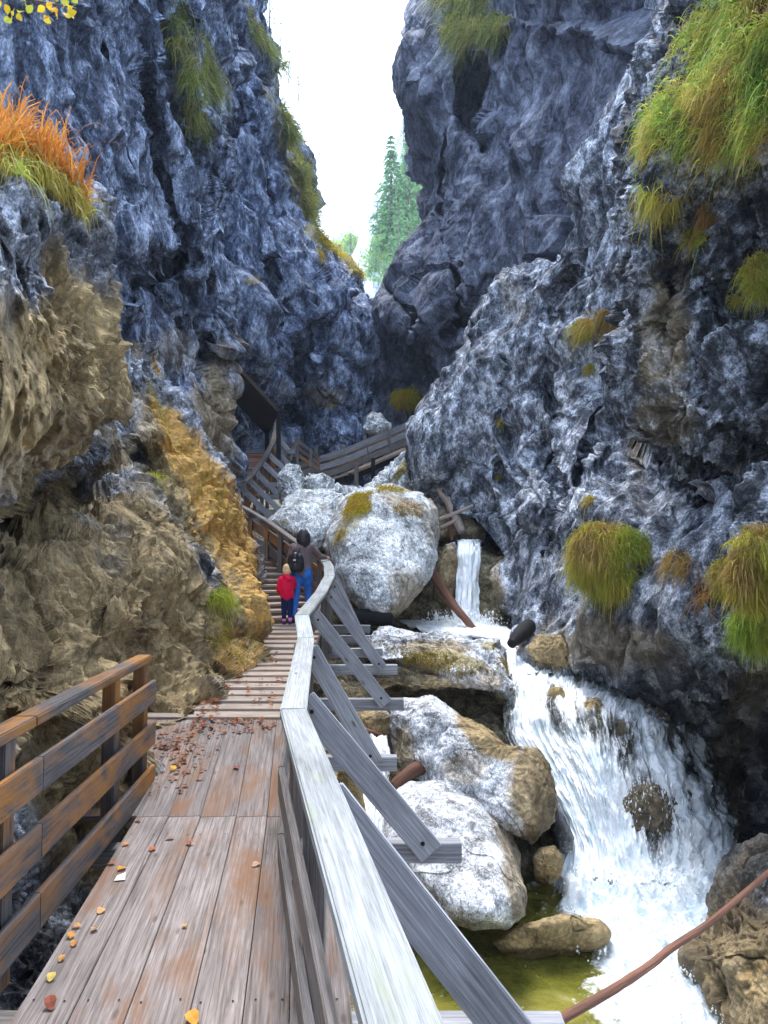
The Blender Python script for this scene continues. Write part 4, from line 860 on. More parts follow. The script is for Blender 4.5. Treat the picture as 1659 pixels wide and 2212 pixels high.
RP3 = [(yv(495, 22), 22.0, 1.63), (yv(540, 23.6), 23.6, 2.32), (yv(571, 25), 25.0, 3.08), (yv(589, 26.2), 26.2, 3.80), (yv(595, 27.5), 27.5, 4.42), (yv(592, 28.6), 28.6, 5.0)]
railing('curved grey handrail of the upper stairs with many slanting braces below it', 'railing', RP3, [.2, .5, .9, 1.3, 1.8, 2.3, 2.8, 3.3, 3.9], [(.55, .16)], [M['w_greybrown'], M['w_greybrown'], M['w_brown'], M['w_grey']], cap=(.17, .08), post=.13, height=2.1, side=-1,
        braces=[(.5, (-2.75, 22.8, .55), .17), (.9, (-2.75, 23.4, .95), .17), (1.3, (-2.65, 24.0, 1.25), .17), (1.8, (-2.6, 24.7, 1.75), .17), (2.3, (-2.6, 25.3, 2.2), .17), (2.9, (-3.0, 26.1, 2.75), .17), (3.6, (-3.2, 26.9, 3.5), .17)])
# ---- left railing
LR = [(-1.86, 2.2, -.90), (-1.97, 4.3, -.90), (-2.10, 6.85, -.90)]
lr = railing('low dark railing with orange stained boards on the left edge of the deck', 'railing', LR, [.86, 1.62, 1.95], [(.22, .19), (.58, .19), (.95, .20)], [M['w_brown'], M['w_brown'], M['w_brown'], M['w_grey']], cap=(.13, .06), post=.12, height=1.3, side=1, face=.085)
# ---- shelter roof over the turn of the stairs
sh = tag(empty('shelter_roof', tuple(P(550, 860, 26))), 'black slanting plank roof over the top of the upper stairs', 'shelter')
A_, B_, C_, D_ = P(503, 780, 22.4), P(602, 888, 25.6), P(578, 938, 26.6), P(504, 860, 23.6)
for k in range(7):
    f0, f1 = k/7+.006, (k+1)/7-.006
    a = A_.lerp(D_, (f0+f1)/2); b = B_.lerp(C_, (f0+f1)/2)
    up_ = (B_-A_).cross(D_-A_).normalized(); board('roof_plank', a, b, (A_-D_).length/7*.97, .05, M['w_dark'], sh, up=up_)
up_ = (B_-A_).cross(D_-A_).normalized()
board('edge_beam', A_+up_*.05, B_+up_*.05, .10, .16, M['w_greybrown'], sh, up=up_)
board('post', B_, B_-Vector((0, 0, 1.9)), .14, .14, M['w_dark'], sh, up=(1, 0, 0))
board('post', P(577, 930, 26.4), P(577, 990, 26.4), .14, .14, M['w_dark'], sh, up=(1, 0, 0))
# ---- footbridge at the back
br = tag(empty('footbridge', tuple(P(770, 980, 30))), 'plank footbridge with three rail boards slanting up to the right behind the big boulder', 'bridge')
La, Lb = P(622, 1012, 29.5), P(745, 975, 30); Lc = P(912, 905, 31.5)
for (p, q) in ((La, Lb), (Lb, Lc)):
    for k, off in enumerate((0, .34, .66)):
        board('rail_board', p-Vector((0, 0, off)), q-Vector((0, 0, off)), .05, .23, M['w_grey'] if k != 2 else M['w_greybrown'], br)
    board('deck_board', p+Vector((0, .75, -.85)), q+Vector((0, .75, -.85)), 1.3, .10, M['w_step'], br)
    for off in (.0, .36): board('rail_board', p+Vector((0, 1.5, .10-off)), q+Vector((0, 1.5, .10-off)), .05, .14, M['w_brown'], br)
    board('stringer', p+Vector((0, .3, -1.08)), q+Vector((0, .3, -1.08)), .16, .26, M['w_dark'], br)
for px_, y0, y1 in ((684, 966, 1026), (738, 960, 1012), (789, 940, 993), (838, 925, 974)):
    d_ = 29.6+(px_-684)/150*1.2; board('post', P(px_-2, y0, d_), P(px_+6, y1, d_), .13, .10, M['w_greybrown'], br, up=(0, 1, 0))
board('trestle_leg', P(770, 1000, 29.9), P(770, 1062, 29.9), .16, .16, M['w_greybrown'], br, up=(1, 0, 0))
board('trestle_leg', P(806, 990, 30.2), P(806, 1050, 30.2), .16, .16, M['w_dark'], br, up=(1, 0, 0))
lan = tag(empty('landing_railing', tuple(P(645, 975, 29))), 'small dark crossed railing between the curved handrail and the footbridge', 'railing')
for y0, y1 in ((950, 990), (965, 1003), (980, 1015)):
    board('rail_board', P(640, y0, 29), P(690, y1, 29.2), .05, .13, M['w_brown'], lan)
for px_ in (643, 672): board('post', P(px_, 947+(px_-643)*.8, 28.95), P(px_, 1010, 28.95), .12, .1, M['w_greybrown'], lan, up=(1, 0, 0))
board('brace', P(641, 955, 28.8), P(625, 998, 28.8), .12, .05, M['w_greybrown'], lan, up=(0, 1, 0))
for y0 in (962, 976, 990): board('rail_board', P(600, y0-4, 29.8), P(640, y0, 29.4), .05, .12, M['w_brown'], lan)
# ================================================================ LOGS
def LG(label, pts, rads, mat='w_log', **kw):
    return tag(tube('driftwood_log', [P(*p) for p in pts], rads, M[mat], **kw), label, 'log', kw.get('group'))
LG('long thin reddish pole slanting across the foam in the bottom right corner', [(1180, 2220, 5.5), (1218, 2198, 5.6), (1314, 2144, 5.85), (1401, 2087, 6.1), (1453, 2046, 6.25), (1525, 1999, 6.45), (1607, 1930, 6.7), (1680, 1868, 6.95)], [.037, .036, .034, .032, .03, .028, .025, .022], seed=1, rough=.10)
LG('short orange brown log stub wedged above the round white boulder', [(846, 1702, 9.7), (885, 1670, 9.9), (922, 1648, 10.1)], [.07, .085, .10], seed=2)
LG('thin reddish log propped beside the little waterfall, foot in the stream', [(930, 1230, 17.2), (975, 1300, 16.8), (1026, 1362, 16.3)], [.11, .10, .06], seed=3, rough=.3)
LG('thick bare log leaning against the cliff above the waterfall', [(952, 1055, 20.4), (972, 1085, 20.1), (985, 1120, 19.9), (998, 1150, 19.7)], [.12, .15, .14, .11], mat='w_palelog', seed=4, rough=.3)
LG('thin bare stick lying across the leaning log', [(948, 1122, 19.3), (985, 1108, 19.3), (1022, 1092, 19.3)], [.05, .05, .04], mat='w_palelog', seed=5)
LG('thin dark stick standing below the leaning log', [(972, 1110, 19.4), (974, 1140, 19.4), (976, 1168, 19.3)], [.04, .05, .04], seed=6)
LG('short bare stick lower down beside the leaning log', [(952, 1140, 19.3), (972, 1130, 19.3), (992, 1118, 19.3)], [.04, .045, .03], mat='w_palelog', seed=10)
LG('dark sawn log lying under the huge boulder', [(760, 1332, 15.4), (800, 1334, 15.3), (848, 1336, 15.2)], [.15, .155, .15], mat='w_dark', seed=7)
LG('dark stub of log sticking out over the narrow chute', [(1104, 1392, 13.3), (1122, 1372, 13.5), (1142, 1352, 13.8)], [.09, .12, .13], mat='w_dark', seed=8, rough=.3)
LG('small rusty branch in the gap under the third beam', [(782, 1575, 10.5), (805, 1585, 10.5), (828, 1592, 10.6)], [.04, .05, .035], seed=9)

# ================================================================ PLANTS
def in_poly(x, y, poly):
    c = np.zeros(x.shape, bool); n = len(poly)
    for i in range(n):
        x0, y0 = poly[i]; x1, y1 = poly[(i+1) % n]
        c ^= ((y0 > y) != (y1 > y)) & (x < (x1-x0)*(y-y0)/((y1-y0)+1e-9)+x0)
    return c
def blades(name, label, surf, poly, n, L, wd, cols, cat='grass tuft', up=.5, out_=.6, grav=1.3, group=None, seed=0, seg=4, jit=.5, spread=0, kind=None, clump=.0, dirb=(0, 0, 0)):
    r = np.random.default_rng(seed+1000); qx, qy, W, nr = SURF[surf]
    if len(poly) == 4 and np.isscalar(poly[0]):
        cx, cy, rx, ry = poly; m = ((qx-cx)/rx)**2+((qy-cy)/ry)**2 < 1
    else: m = in_poly(qx, qy, poly)
    m &= (nr*(-W)).sum(-1) > -.2*np.linalg.norm(W, axis=-1)
    idx = np.nonzero(m)[0]
    if len(idx) == 0: print('NO SURFACE', label); return None
    dens = fbm(W[idx]*1.6, 3, seed+5); pr = np.clip(.55+clump*dens*2, .02, 1); pr /= pr.sum()
    k = r.choice(idx, n, p=pr); p = W[k]+r.normal(size=(n, 3))*(.02+spread)
    nn = nr[k]; d0 = nn*out_+np.array([0, 0, up])+r.normal(size=(n, 3))*jit+np.array(dirb); d0 /= np.linalg.norm(d0, axis=1)[:, None]
    Lb = L*np.clip(np.exp(r.normal(-.08, .42, n)), .3, 2.4)*(1+.3*clump*dens[np.searchsorted(idx, k)] if clump else 1)
    t = np.linspace(0, 1, seg+1)[None, :, None]
    g = np.array([0, 0, -1.0])[None, None]*grav*t**1.8
    C_ = p[:, None]+Lb[:, None, None]*(d0[:, None]*t*(1-.35*t)+g*.62)
    view = -C_/np.linalg.norm(C_, axis=-1, keepdims=True); tg = np.gradient(C_, axis=1)
    s = np.cross(tg, nn[:, None]+r.normal(size=(n, 1, 3))*.8); s /= np.maximum(np.linalg.norm(s, axis=-1, keepdims=True), 1e-6)
    ww = wd*(1-t**1.5*.92)*r.uniform(.6, 1.4, (n, 1, 1))
    V = np.stack([C_-s*ww/2, C_+s*ww/2], 2).reshape(-1, 3)
    cols = np.array(cols, float); ci = np.clip(((fbm(p*1.8, 3, seed+8)*.9+.5)*(len(cols)-1)+r.normal(size=n)*.7), 0, len(cols)-1.001)
    c0 = cols[ci.astype(int)]*(1-(ci % 1))[:, None]+cols[np.minimum(ci.astype(int)+1, len(cols)-1)]*(ci % 1)[:, None]
    tip = cols[-1]; tt = np.linspace(0, 1, seg+1)[None, :, None]
    c = c0[:, None]*(1-tt*.45)+tip[None, None]*tt*.45; c = c*r.uniform(.7, 1.3, (n, 1, 1))
    c = np.repeat(c, 2, axis=1).reshape(-1, 3)
    b = np.arange(n)[:, None, None]*(2*(seg+1)); q = np.arange(seg)[None, :, None]*2
    Fq = (b+q+np.array([0, 1, 3, 2])[None, None]).reshape(-1, 4)
    base = p.mean(0)
    o = new_mesh(name, V-base, Fq, M['blade'], col=np.clip(c, 0, 1)); o.location = base.tolist()
    tag(o, label, cat, group, kind); return o
def mound(key, surf, parts):
    """ellipsoid cushions sitting on a wall: (px, py, rx, ry, thick factor)"""
    qx, qy, W, nr = SURF[surf]; r = np.random.default_rng(9); PX = []
    A = [[], []]
    d = np.percentile(np.concatenate([W[np.argsort((qx-q[0])**2+(qy-q[1])**2)[:400], 1] for q in parts[:3]]), 22)
    for cx, cy, rx, ry, th in parts:
        c = PW(cx, cy, d); a_, b_ = rx*d/F, ry*d/F
        n = r.normal(size=(5000, 3)); n /= np.linalg.norm(n, axis=1)[:, None]; n[:, 1] = -np.abs(n[:, 1])
        p = c+n*np.array([a_, a_*th, b_]); nn = n/np.array([a_, a_*th, b_]); nn /= np.linalg.norm(nn, axis=1)[:, None]
        A[0].append(p); A[1].append(nn)
    p = np.concatenate(A[0]); x_, y_ = to_px(p); SURF[key] = (x_, y_, p, np.concatenate(A[1])); return key
ALL = (830, 1100, 5000, 5000)
YG = [(.24, .34, .03), (.42, .50, .04), (.55, .55, .06), (.52, .42, .07), (.42, .29, .09)]
GR = [(.10, .26, .03), (.22, .44, .05), (.40, .54, .07), (.56, .54, .10), (.46, .30, .07)]
BR = [(.30, .26, .05), (.42, .28, .07), (.46, .24, .07), (.36, .18, .06)]
OR = [(.52, .22, .03), (.66, .26, .03), (.60, .30, .05), (.50, .18, .03)]
FG = [(.10, .18, .04), (.20, .28, .06), (.32, .34, .08), (.40, .36, .10)]
YM = [(.40, .36, .02), (.52, .44, .03), (.50, .36, .03), (.42, .28, .03)]
blades('grass_tuft', 'big round golden green tuft draped over the pale cliff right of the waterfall', mound('g1', 'right_middle_cliff', [(1330, 1210, 74, 66, .6), (1290, 1195, 46, 56, .5), (1372, 1215, 40, 58, .5)]), ALL, 17000, .20, .011, YG, up=.55, out_=.75, grav=1.35, seed=1, clump=.4, spread=.03)
blades('grass_tuft', 'brown withered tuft on the pale face right of the big golden one', 'right_middle_cliff', (1472, 1215, 26, 28), 900, .26, .010, BR, up=.1, out_=.4, seed=2)
blades('grass_tuft', 'tall yellow green tuft hanging at the right edge of the picture', mound('g2', 'right_lower_cliff', [(1640, 1195, 50, 52, .6), (1620, 1250, 36, 50, .5), (1700, 1240, 50, 60, .6)]), ALL, 9000, .15, .009, YG, seed=3, clump=.3, spread=.02)
blades('grass_tuft', 'rounded yellow green tuft just left of the tall hanging one', mound('g3', 'right_lower_cliff', [(1572, 1248, 28, 32, .6)]), ALL, 3000, .13, .009, YG, seed=4, spread=.02)
blades('grass_tuft', 'thin brown tuft at the left foot of the right hand tufts', 'right_lower_cliff', (1526, 1270, 16, 26), 500, .24, .009, BR, seed=5, up=.1)
blades('grass_tuft', 'bright green lowest tuft on the right edge with long trailing blades', mound('g4', 'right_lower_cliff', [(1632, 1352, 44, 36, .6), (1690, 1350, 50, 45, .6)]), ALL, 7000, .14, .009, GR[:4], seed=6, spread=.02)
blades('grassy_bank', 'broad thick green grass bank spilling over the upper right cliff', 'right_near_cliff', [(1585, -30), (1515, 45), (1450, 150), (1400, 250), (1385, 300), (1400, 325), (1480, 325), (1540, 340), (1600, 325), (1760, 300), (1800, -60)], 34000, .21, .011, GR, cat='grass bank', up=.65, out_=.75, grav=1.25, seed=7, clump=.55, spread=.06, kind='stuff')
blades('grass_tuft', 'thin brownish tuft hanging just under the big grass bank at its left', 'right_near_cliff', [(1385, 400), (1440, 380), (1470, 420), (1430, 450), (1392, 470)], 1300, .28, .010, YG[1:], seed=8, up=.2)
blades('grass_tuft', 'small yellow tuft on the dark wall below the grass bank', 'right_near_cliff', (1504, 512, 24, 18), 900, .20, .009, YG, seed=9, up=.4)
blades('grass_tuft', 'trailing brown blades under the middle of the grass bank', 'right_near_cliff', (1534, 462, 12, 26), 400, .24, .009, BR, seed=10, up=.1)
blades('grass_tuft', 'yellow green tuft at the right edge halfway up the cliff', mound('g5', 'right_near_cliff', [(1645, 600, 34, 42, .6), (1700, 600, 50, 50, .5)]), ALL, 4000, .18, .009, YG, seed=11, spread=.02)
blades('grass_tuft', 'tiny golden tuft left of the halfway tuft on the right wall', 'right_near_cliff', (1590, 650, 14, 12), 300, .16, .009, YG, seed=12)
blades('grass_tuft', 'golden dry tuft on a ledge in the middle of the right wall', 'right_middle_cliff', (1262, 712, 24, 20), 1100, .30, .014, YG[1:], seed=13, up=.4, spread=.03)
blades('grass_tuft', 'brown dry tuft beside the golden one on the middle ledge', 'right_middle_cliff', (1312, 692, 22, 16), 800, .30, .014, BR, seed=14, up=.3, spread=.03)
for i, (cx, cy, rx, ry, lab) in enumerate([(1080, 912, 6, 12, 'tiny orange tuft in a cleft of the pale right slope, highest of the small ones'), (1275, 795, 7, 9, 'tiny yellow tuft on the rock below the dry ledge tufts'), (1352, 858, 8, 16, 'tiny dry tuft beside the brown streak on the right wall'), (1275, 1082, 7, 9, 'tiny brown tuft on the rock above the big golden tuft'), (1076, 1028, 8, 5, 'tiny golden tuft on the dark rounded knob above the waterfall')]):
    blades('grass_tuft', lab, 'right_middle_cliff', (cx, cy, rx, ry), 200, .22, .013, YG[2:], seed=20+i, up=.3, group='tiny dry tufts on the right wall')
blades('grass_tuft', 'bright green tuft low on the mossy rock left of the stairs', 'left_near_cliff', (468, 1292, 24, 15), 900, .36, .010, [(.20, .34, .03), (.34, .44, .04), (.46, .42, .06)], seed=30, up=.8, out_=.6)
blades('grass_tuft', 'yellow tuft hanging under the edge of the overhanging crag', 'left_near_cliff', (334, 1035, 13, 12), 380, .34, .010, YG, seed=31, up=.4)
blades('fern_clump', 'rust orange fern clump on top of the crag in the upper left corner', 'overhang', [(-60, 300), (20, 305), (90, 335), (160, 405), (200, 470), (150, 440), (80, 380), (-60, 350)], 1900, .62, .014, OR, cat='ferns', up=1.7, out_=.35, grav=.55, seed=32, jit=.42, dirb=(.25, 0, 0))
blades('grass_tuft', 'green grass hanging at the left edge below the orange ferns', 'overhang', [(-60, 290), (30, 310), (60, 350), (40, 380), (-60, 360)], 2200, .42, .010, GR, up=.6, seed=33, jit=.4)
blades('grass_tuft', 'yellow grass fringe along the crag edge beneath the orange ferns', 'overhang', [(40, 335), (110, 360), (200, 470), (215, 520), (180, 480), (90, 400)], 1800, .34, .010, YG[1:], up=.5, seed=34, jit=.4)
blades('hanging_grass', 'long green grassy strip hanging down the upper left wall', 'left_middle_cliff', [(356, -10), (392, -10), (420, 70), (470, 160), (468, 205), (438, 215), (430, 280), (405, 250), (396, 170), (372, 100)], 7000, .42, .016, FG, cat='hanging grass', seed=35, up=.3, clump=.6, spread=.04)
blades('hanging_grass', 'green ledge of grass following the far left skyline', 'left_far_cliff', [(600, 130), (618, 130), (640, 260), (680, 400), (722, 490), (715, 520), (680, 500), (640, 400), (608, 260)], 6500, .62, .035, FG, cat='hanging grass', seed=36, up=.4, clump=.7, spread=.12)
blades('hanging_grass', 'grassy ledge high on the far left wall near the picture top', 'left_far_cliff', [(515, 0), (530, 10), (590, 120), (600, 160), (575, 120), (530, 60)], 2200, .6, .03, FG, cat='hanging grass', seed=37, up=.4, spread=.08)
blades('moss_fringe', 'yellow mossy fringe along the notch at the gorge head', 'left_far_cliff', [(686, 500), (735, 525), (770, 575), (806, 612), (792, 616), (752, 575), (720, 545), (690, 530), (700, 580), (690, 570)], 4500, .35, .04, YM, cat='moss', seed=38, up=.6, spread=.05)
blades('hanging_grass', 'pale green grass on the brow of the right far cliff', 'right_far_cliff', [(940, -20), (1040, -20), (1095, 40), (1090, 90), (1040, 80), (1000, 110), (960, 60)], 5000, .8, .035, FG, cat='hanging grass', seed=39, up=.5, clump=.6, spread=.12)
blades('moss_cushion', 'bright yellow moss cushion on the dark wall above the bridge end', mound('g6', 'right_far_cliff', [(880, 862, 27, 12, 1.2)]), ALL, 3500, .22, .03, YM, cat='moss', seed=40, up=.8, out_=.9, spread=.08)
blades('grass_tuft', 'golden moss tuft running down the cleft of the huge boulder', 'b1', [(758, 1068), (803, 1064), (800, 1095), (782, 1128), (764, 1115), (745, 1150), (725, 1175), (738, 1140)], 2600, .15, .012, YM, seed=41, up=.3, spread=.01, clump=1)
blades('grass_tuft', 'golden moss patch along the very top of the huge boulder', 'b1', [(815, 1045), (890, 1045), (925, 1066), (900, 1068), (850, 1062), (815, 1066)], 1500, .08, .014, YM, seed=42, up=.6, spread=.02)
blades('grass_tuft', 'dry brownish moss patch on the right shoulder of the huge boulder', 'b1', (880, 1100, 30, 16), 700, .11, .012, BR, seed=43, up=.3)
blades('grass_tuft', 'brown moss running along the flat slab edge', 'b2', [(800, 1385), (900, 1400), (1000, 1420), (1090, 1420), (1095, 1450), (1000, 1455), (880, 1425)], 2600, .07, .010, [(.16, .12, .02), (.28, .22, .03), (.34, .22, .04)], seed=44, up=.2, clump=.8)
blades('moss_cushion', 'green moss on the yellow ridge left of the stairs', 'left_near_cliff', [(310, 800), (345, 850), (430, 990), (500, 1080), (545, 1230), (500, 1180), (420, 1050), (350, 930)], 3500, .07, .012, [(.34, .27, .04), (.44, .32, .04), (.24, .24, .03)], cat='moss', seed=45, up=.2, clump=1.0, spread=.01)
blades('moss_cushion', 'yellow mossy foot of the rock where it meets the lower stairs', 'left_near_cliff', [(450, 1330), (550, 1290), (560, 1400), (500, 1460), (440, 1440)], 3500, .07, .010, [(.36, .30, .05), (.46, .38, .06), (.30, .28, .04)], cat='moss', seed=46, up=.2, clump=1.0, spread=.01)
# ---- conifers
m, nt, out = newmat('conifer_needles'); co = N(nt, 'TexCoord').outputs['Object']
bsdf(nt, out, ramp(nt, noise(nt, co, 1.4, 4), [(.3, (.07, .16, .07)), (.6, (.18, .32, .12)), (.8, (.30, .40, .14))]), .7); M['needle'] = m
M['bark'] = flat_mat('grey_bark', (.14, .11, .09))
def conifer(label, base, H, r0, seed, n=26, dens=1.0, group='conifers on the far slope'):
    r = np.random.default_rng(seed); root = tag(empty('conifer_tree', tuple(base)), label, 'tree', group)
    t = tube('trunk', [base+Vector((0, 0, H*f)) for f in (0, .35, .7, 1)], [H*.016, H*.013, H*.008, H*.002], M['bark'], root, seg=7, rough=.05)
    V = []
    for k in range(n):
        f = .12+.86*k/(n-1)+r.normal()*.008; rad = r0*(1-f)**.8*(.75+.5*r.random())+.05
        for a in np.arange(0, 2*math.pi, 2*math.pi/r.integers(5, 8))+r.random()*6:
            L_ = rad*r.uniform(.6, 1.15); ns = max(6, int(34*dens*L_/r0)+4); tt = r.random(ns)**.7
            c = np.stack([np.cos(a)*L_*tt, np.sin(a)*L_*tt, H*f-.28*L_*tt+.12*L_*tt**3], -1)+r.normal(size=(ns, 3))*.05*L_
            s = H*.014*r.uniform(.5, 1.5, (ns, 1)); e1 = r.normal(size=(ns, 3)); e1 /= np.linalg.norm(e1, axis=1)[:, None]
            e2 = np.stack([np.cos(a)+r.normal(size=ns)*.4, np.sin(a)+r.normal(size=ns)*.4, -.7+r.normal(size=ns)*.3], -1)
            V.append(np.stack([c-e1*s*.5, c+e1*s*.5, c+e2*s*1.9], 1))
    V = np.concatenate(V).reshape(-1, 3); crn = new_mesh('crown', V, np.arange(len(V)).reshape(-1, 3), M['needle'], parent=root)
    return root
conifer('tallest conifer on the far slope, its thin dark trunk showing', P(845, 575, 82), 14.5, 2.6, 1, 30)
conifer('dense conifer to the right of the tallest one, against the cliff edge', P(884, 520, 81), 11.5, 2.4, 2, 26)
conifer('conifer low in the notch beside the right cliff', P(862, 600, 78), 8, 2.0, 3, 20)
conifer('slender conifer high on the far slope near its top', P(878, 395, 88), 5.5, 1.1, 4, 16)
conifer('topmost little conifer on the far slope silhouette', P(872, 318, 90), 4.2, .9, 5, 14, .6)
conifer('small conifer standing on the far slope skyline', P(815, 505, 86), 4.6, 1.3, 6, 16)
conifer('left conifer of the distant pair beyond the notch', P(757, 590, 116), 7.5, 2.6, 7, 18)
conifer('right conifer of the distant pair beyond the notch', P(785, 585, 118), 7.0, 2.4, 8, 18)
for i, (px_, py_, d_, H_) in enumerate([(582, 70, 40, 2.4), (606, 125, 41, 2.0), (644, 225, 42, 1.8), (690, 345, 43, 1.5), (624, 180, 42, 1.9), (668, 290, 42.5, 1.4)]):
    conifer(['bushy little tree at the top left skyline beside the sky', 'second little tree down the left skyline', 'little tree on the left skyline where the sky widens', 'lowest little tree on the left skyline', 'third little tree down the left skyline', 'thin bush between the lower skyline trees'][i], P(px_, py_, d_), H_, .7, 20+i, 12, .8, 'little trees on the left skyline')
blades('hillside_shrubs', 'loose green shrubs and scrub scattered over the far slope', 'far_hillside', [(880, 330), (1000, 300), (1000, 620), (800, 620), (790, 560), (830, 480), (850, 400)], 7000, .75, .16, [(.10, .24, .08), (.22, .38, .12), (.36, .44, .12)], cat='shrubs', seed=60, up=1.0, grav=.2, clump=1.2, spread=.25, jit=.8, kind='stuff')
blades('hillside_shrubs', 'yellow green scrub on the distant slope in the notch', 'distant_hillside', [(735, 520), (830, 520), (830, 640), (720, 640)], 3500, 1.1, .22, [(.16, .30, .06), (.30, .42, .10), (.42, .46, .12)], cat='shrubs', seed=61, up=1.2, grav=.2, clump=1.0, spread=.4, jit=.8, kind='stuff')
conifer('ragged conifer close to the right cliff edge, above the dense one', P(896, 455, 84), 7.5, 2.0, 9, 18)
conifer('small pale conifer low on the far slope above the notch', P(812, 592, 80), 3.6, 1.4, 10, 14)
conifer('conifer leaning over the middle of the far slope', P(860, 470, 85), 6.0, 1.7, 11, 16)
# ---- yellow leaves of a branch reaching in at the top left
tw = tag(empty('leafy_branch', tuple(P(60, -20, 5))), 'branch with yellow autumn leaves reaching in at the top left corner', 'branch')
tube('stem', [P(-120, -60, 5), (P(-20, -15, 5)), P(80, 2, 5), P(165, 18, 5.1)], [.012, .010, .007, .003], M['bark'], tw, seg=6)
def leaf_verts(c, L, r, flat=None):
    e = flat if flat is not None else r.normal(size=3); e = np.array(e, float); e /= np.linalg.norm(e); a = np.cross(e, r.normal(size=3)); a /= np.linalg.norm(a); b = np.cross(e, a)
    pts = []
    prof = [(0, 0), (.25, .30), (.55, .36), (.82, .2), (1, 0)]
    for t_, w_ in prof: pts.append((t_, w_))
    V = []
    for t_, w_ in pts: V += [c+a*(t_-.5)*L-b*w_*L+e*L*.16*(w_*2)**2+e*L*.10*math.sin(t_*5), c+a*(t_-.5)*L+e*L*.10*math.sin(t_*5), c+a*(t_-.5)*L+b*w_*L+e*L*.16*(w_*2)**2+e*L*.10*math.sin(t_*5)]
    return V
def leaf_faces(k):
    f = []
    for i in range(4):
        for j in range(2): o_ = k*15+i*3+j; f.append([o_, o_+1, o_+4, o_+3])
    return f
r = np.random.default_rng(12); V = []; Fl = []; cc = []
lv = np.array(P(60, 0, 5))
for k in range(75):
    px_, py_ = r.uniform(-40, 175), 0; py_ = r.uniform(-40, 46-max(0, (px_-60))*.08); V += leaf_verts(np.array(P(px_, py_, 5+r.normal()*.15))-np.array(tw.location), r.uniform(.045, .075), r); Fl += leaf_faces(k)
    col_ = np.array([(.62, .46, .03), (.66, .36, .03), (.40, .42, .05)][r.integers(3)])*r.uniform(.8, 1.2); cc += [col_]*15
new_mesh('leaves', V, Fl, M['blade'], parent=tw, col=np.array(cc))
# ---- fallen leaves
def deck_pt(px, py):
    q = PZ(px, py, -2.045)
    if q.y > 6.1:
        lo, hi = 6.1, 14.
        for _ in range(30):
            md = (lo+hi)/2
            if P(px, py, md).z > dz(md)+.006 if md < 8.4 else P(px, py, md).z > -1.79+(md-8.42)*.092+.02: lo = md
            else: hi = md
        q = P(px, py, lo)
    return q
locs = [((920, 1950), 'big orange leaf at the bottom middle of the deck', (.75, .36, .06), .085), ((240, 1885), 'dark red leaf lowest on the left side of the deck', (.34, .10, .06), .075), ((245, 1750), 'pale yellow leaf near the lower left of the deck', (.75, .58, .16), .06), ((295, 1658), 'small orange leaf above the pale yellow one', (.70, .36, .12), .05),
        ((355, 1585), 'lowest leaf of the orange group by the left railing', (.66, .32, .10), .055), ((338, 1548), 'leftmost leaf of the orange group by the left railing', (.70, .34, .08), .06), ((367, 1502), 'topmost leaf of the orange group by the left railing', (.66, .33, .12), .055), ((452, 1517), 'rightmost leaf of the orange group by the left railing', (.68, .35, .13), .055),
        ((482, 1428), 'peach coloured leaf above the orange group', (.74, .42, .18), .065), ((883, 1500), 'lone orange leaf in the middle of the pale planks', (.70, .36, .07), .04), ((583, 1225), 'bright orange leaf beside the white scrap', (.80, .36, .04), .07), ((530, 1200), 'red brown leaf left of the bright orange one', (.40, .14, .06), .06),
        ((728, 1130), 'rusty leaf curling on the middle of the deck', (.50, .18, .07), .07), ((812, 1080), 'flat brown leaf behind the rusty one', (.48, .22, .12), .07), ((908, 1105), 'red brown leaf right of the rusty one', (.45, .17, .08), .07), ((1225, 1205), 'dry pale brown leaf near the right edge of the deck', (.55, .36, .26), .07),
        ((663, 995), 'curled brown leaf near the foot of the left railing end', (.42, .20, .10), .07), ((1130, 740), 'dark red leaf far up the deck on the right side', (.38, .10, .05), .08), ((600, 1108), 'orange leaf tucked against the left deck edge', (.66, .30, .10), .06), ((830, 748), 'yellow leaf amid the litter far up the deck', (.75, .45, .06), .08)]
for i, ((zx, zy), lab, c_, L_) in enumerate(locs):
    q = np.array(deck_pt(zx/2.215, 1325+zy/2.215)); r2 = np.random.default_rng(300+i)
    V = np.array(leaf_verts(np.zeros(3), L_, r2, (r2.normal()*.25, r2.normal()*.25, 1))); V[:, 2] += -V[:, 2].min()+.003
    o = new_mesh('fallen_leaf', V, leaf_faces(0), M['blade'], col=np.tile(c_, (15, 1))); o.location = q.tolist(); tag(o, lab, 'leaf', 'fallen leaves on the deck')
q = deck_pt(577/2.215, 1325+1272/2.215)
bmx = bmesh.new(); vs = [bmx.verts.new(v) for v in ((-.03, -.03, .004), (.035, -.02, .006), (.02, .03, .03), (-.035, .035, .008), (0, 0, .022))]
for a, b in ((0, 1), (1, 2), (2, 3), (3, 0)): bmx.faces.new((vs[a], vs[b], vs[4]))
me = bpy.data.meshes.new('paper_scrap'); bmx.to_mesh(me); bmx.free(); me.materials.append(flat_mat('white_paper', (.85, .86, .88), var=.05)); o = bpy.data.objects.new('paper_scrap', me); C.objects.link(o); o.location = q; tag(o, 'crumpled white paper scrap on the left side of the deck', 'litter')
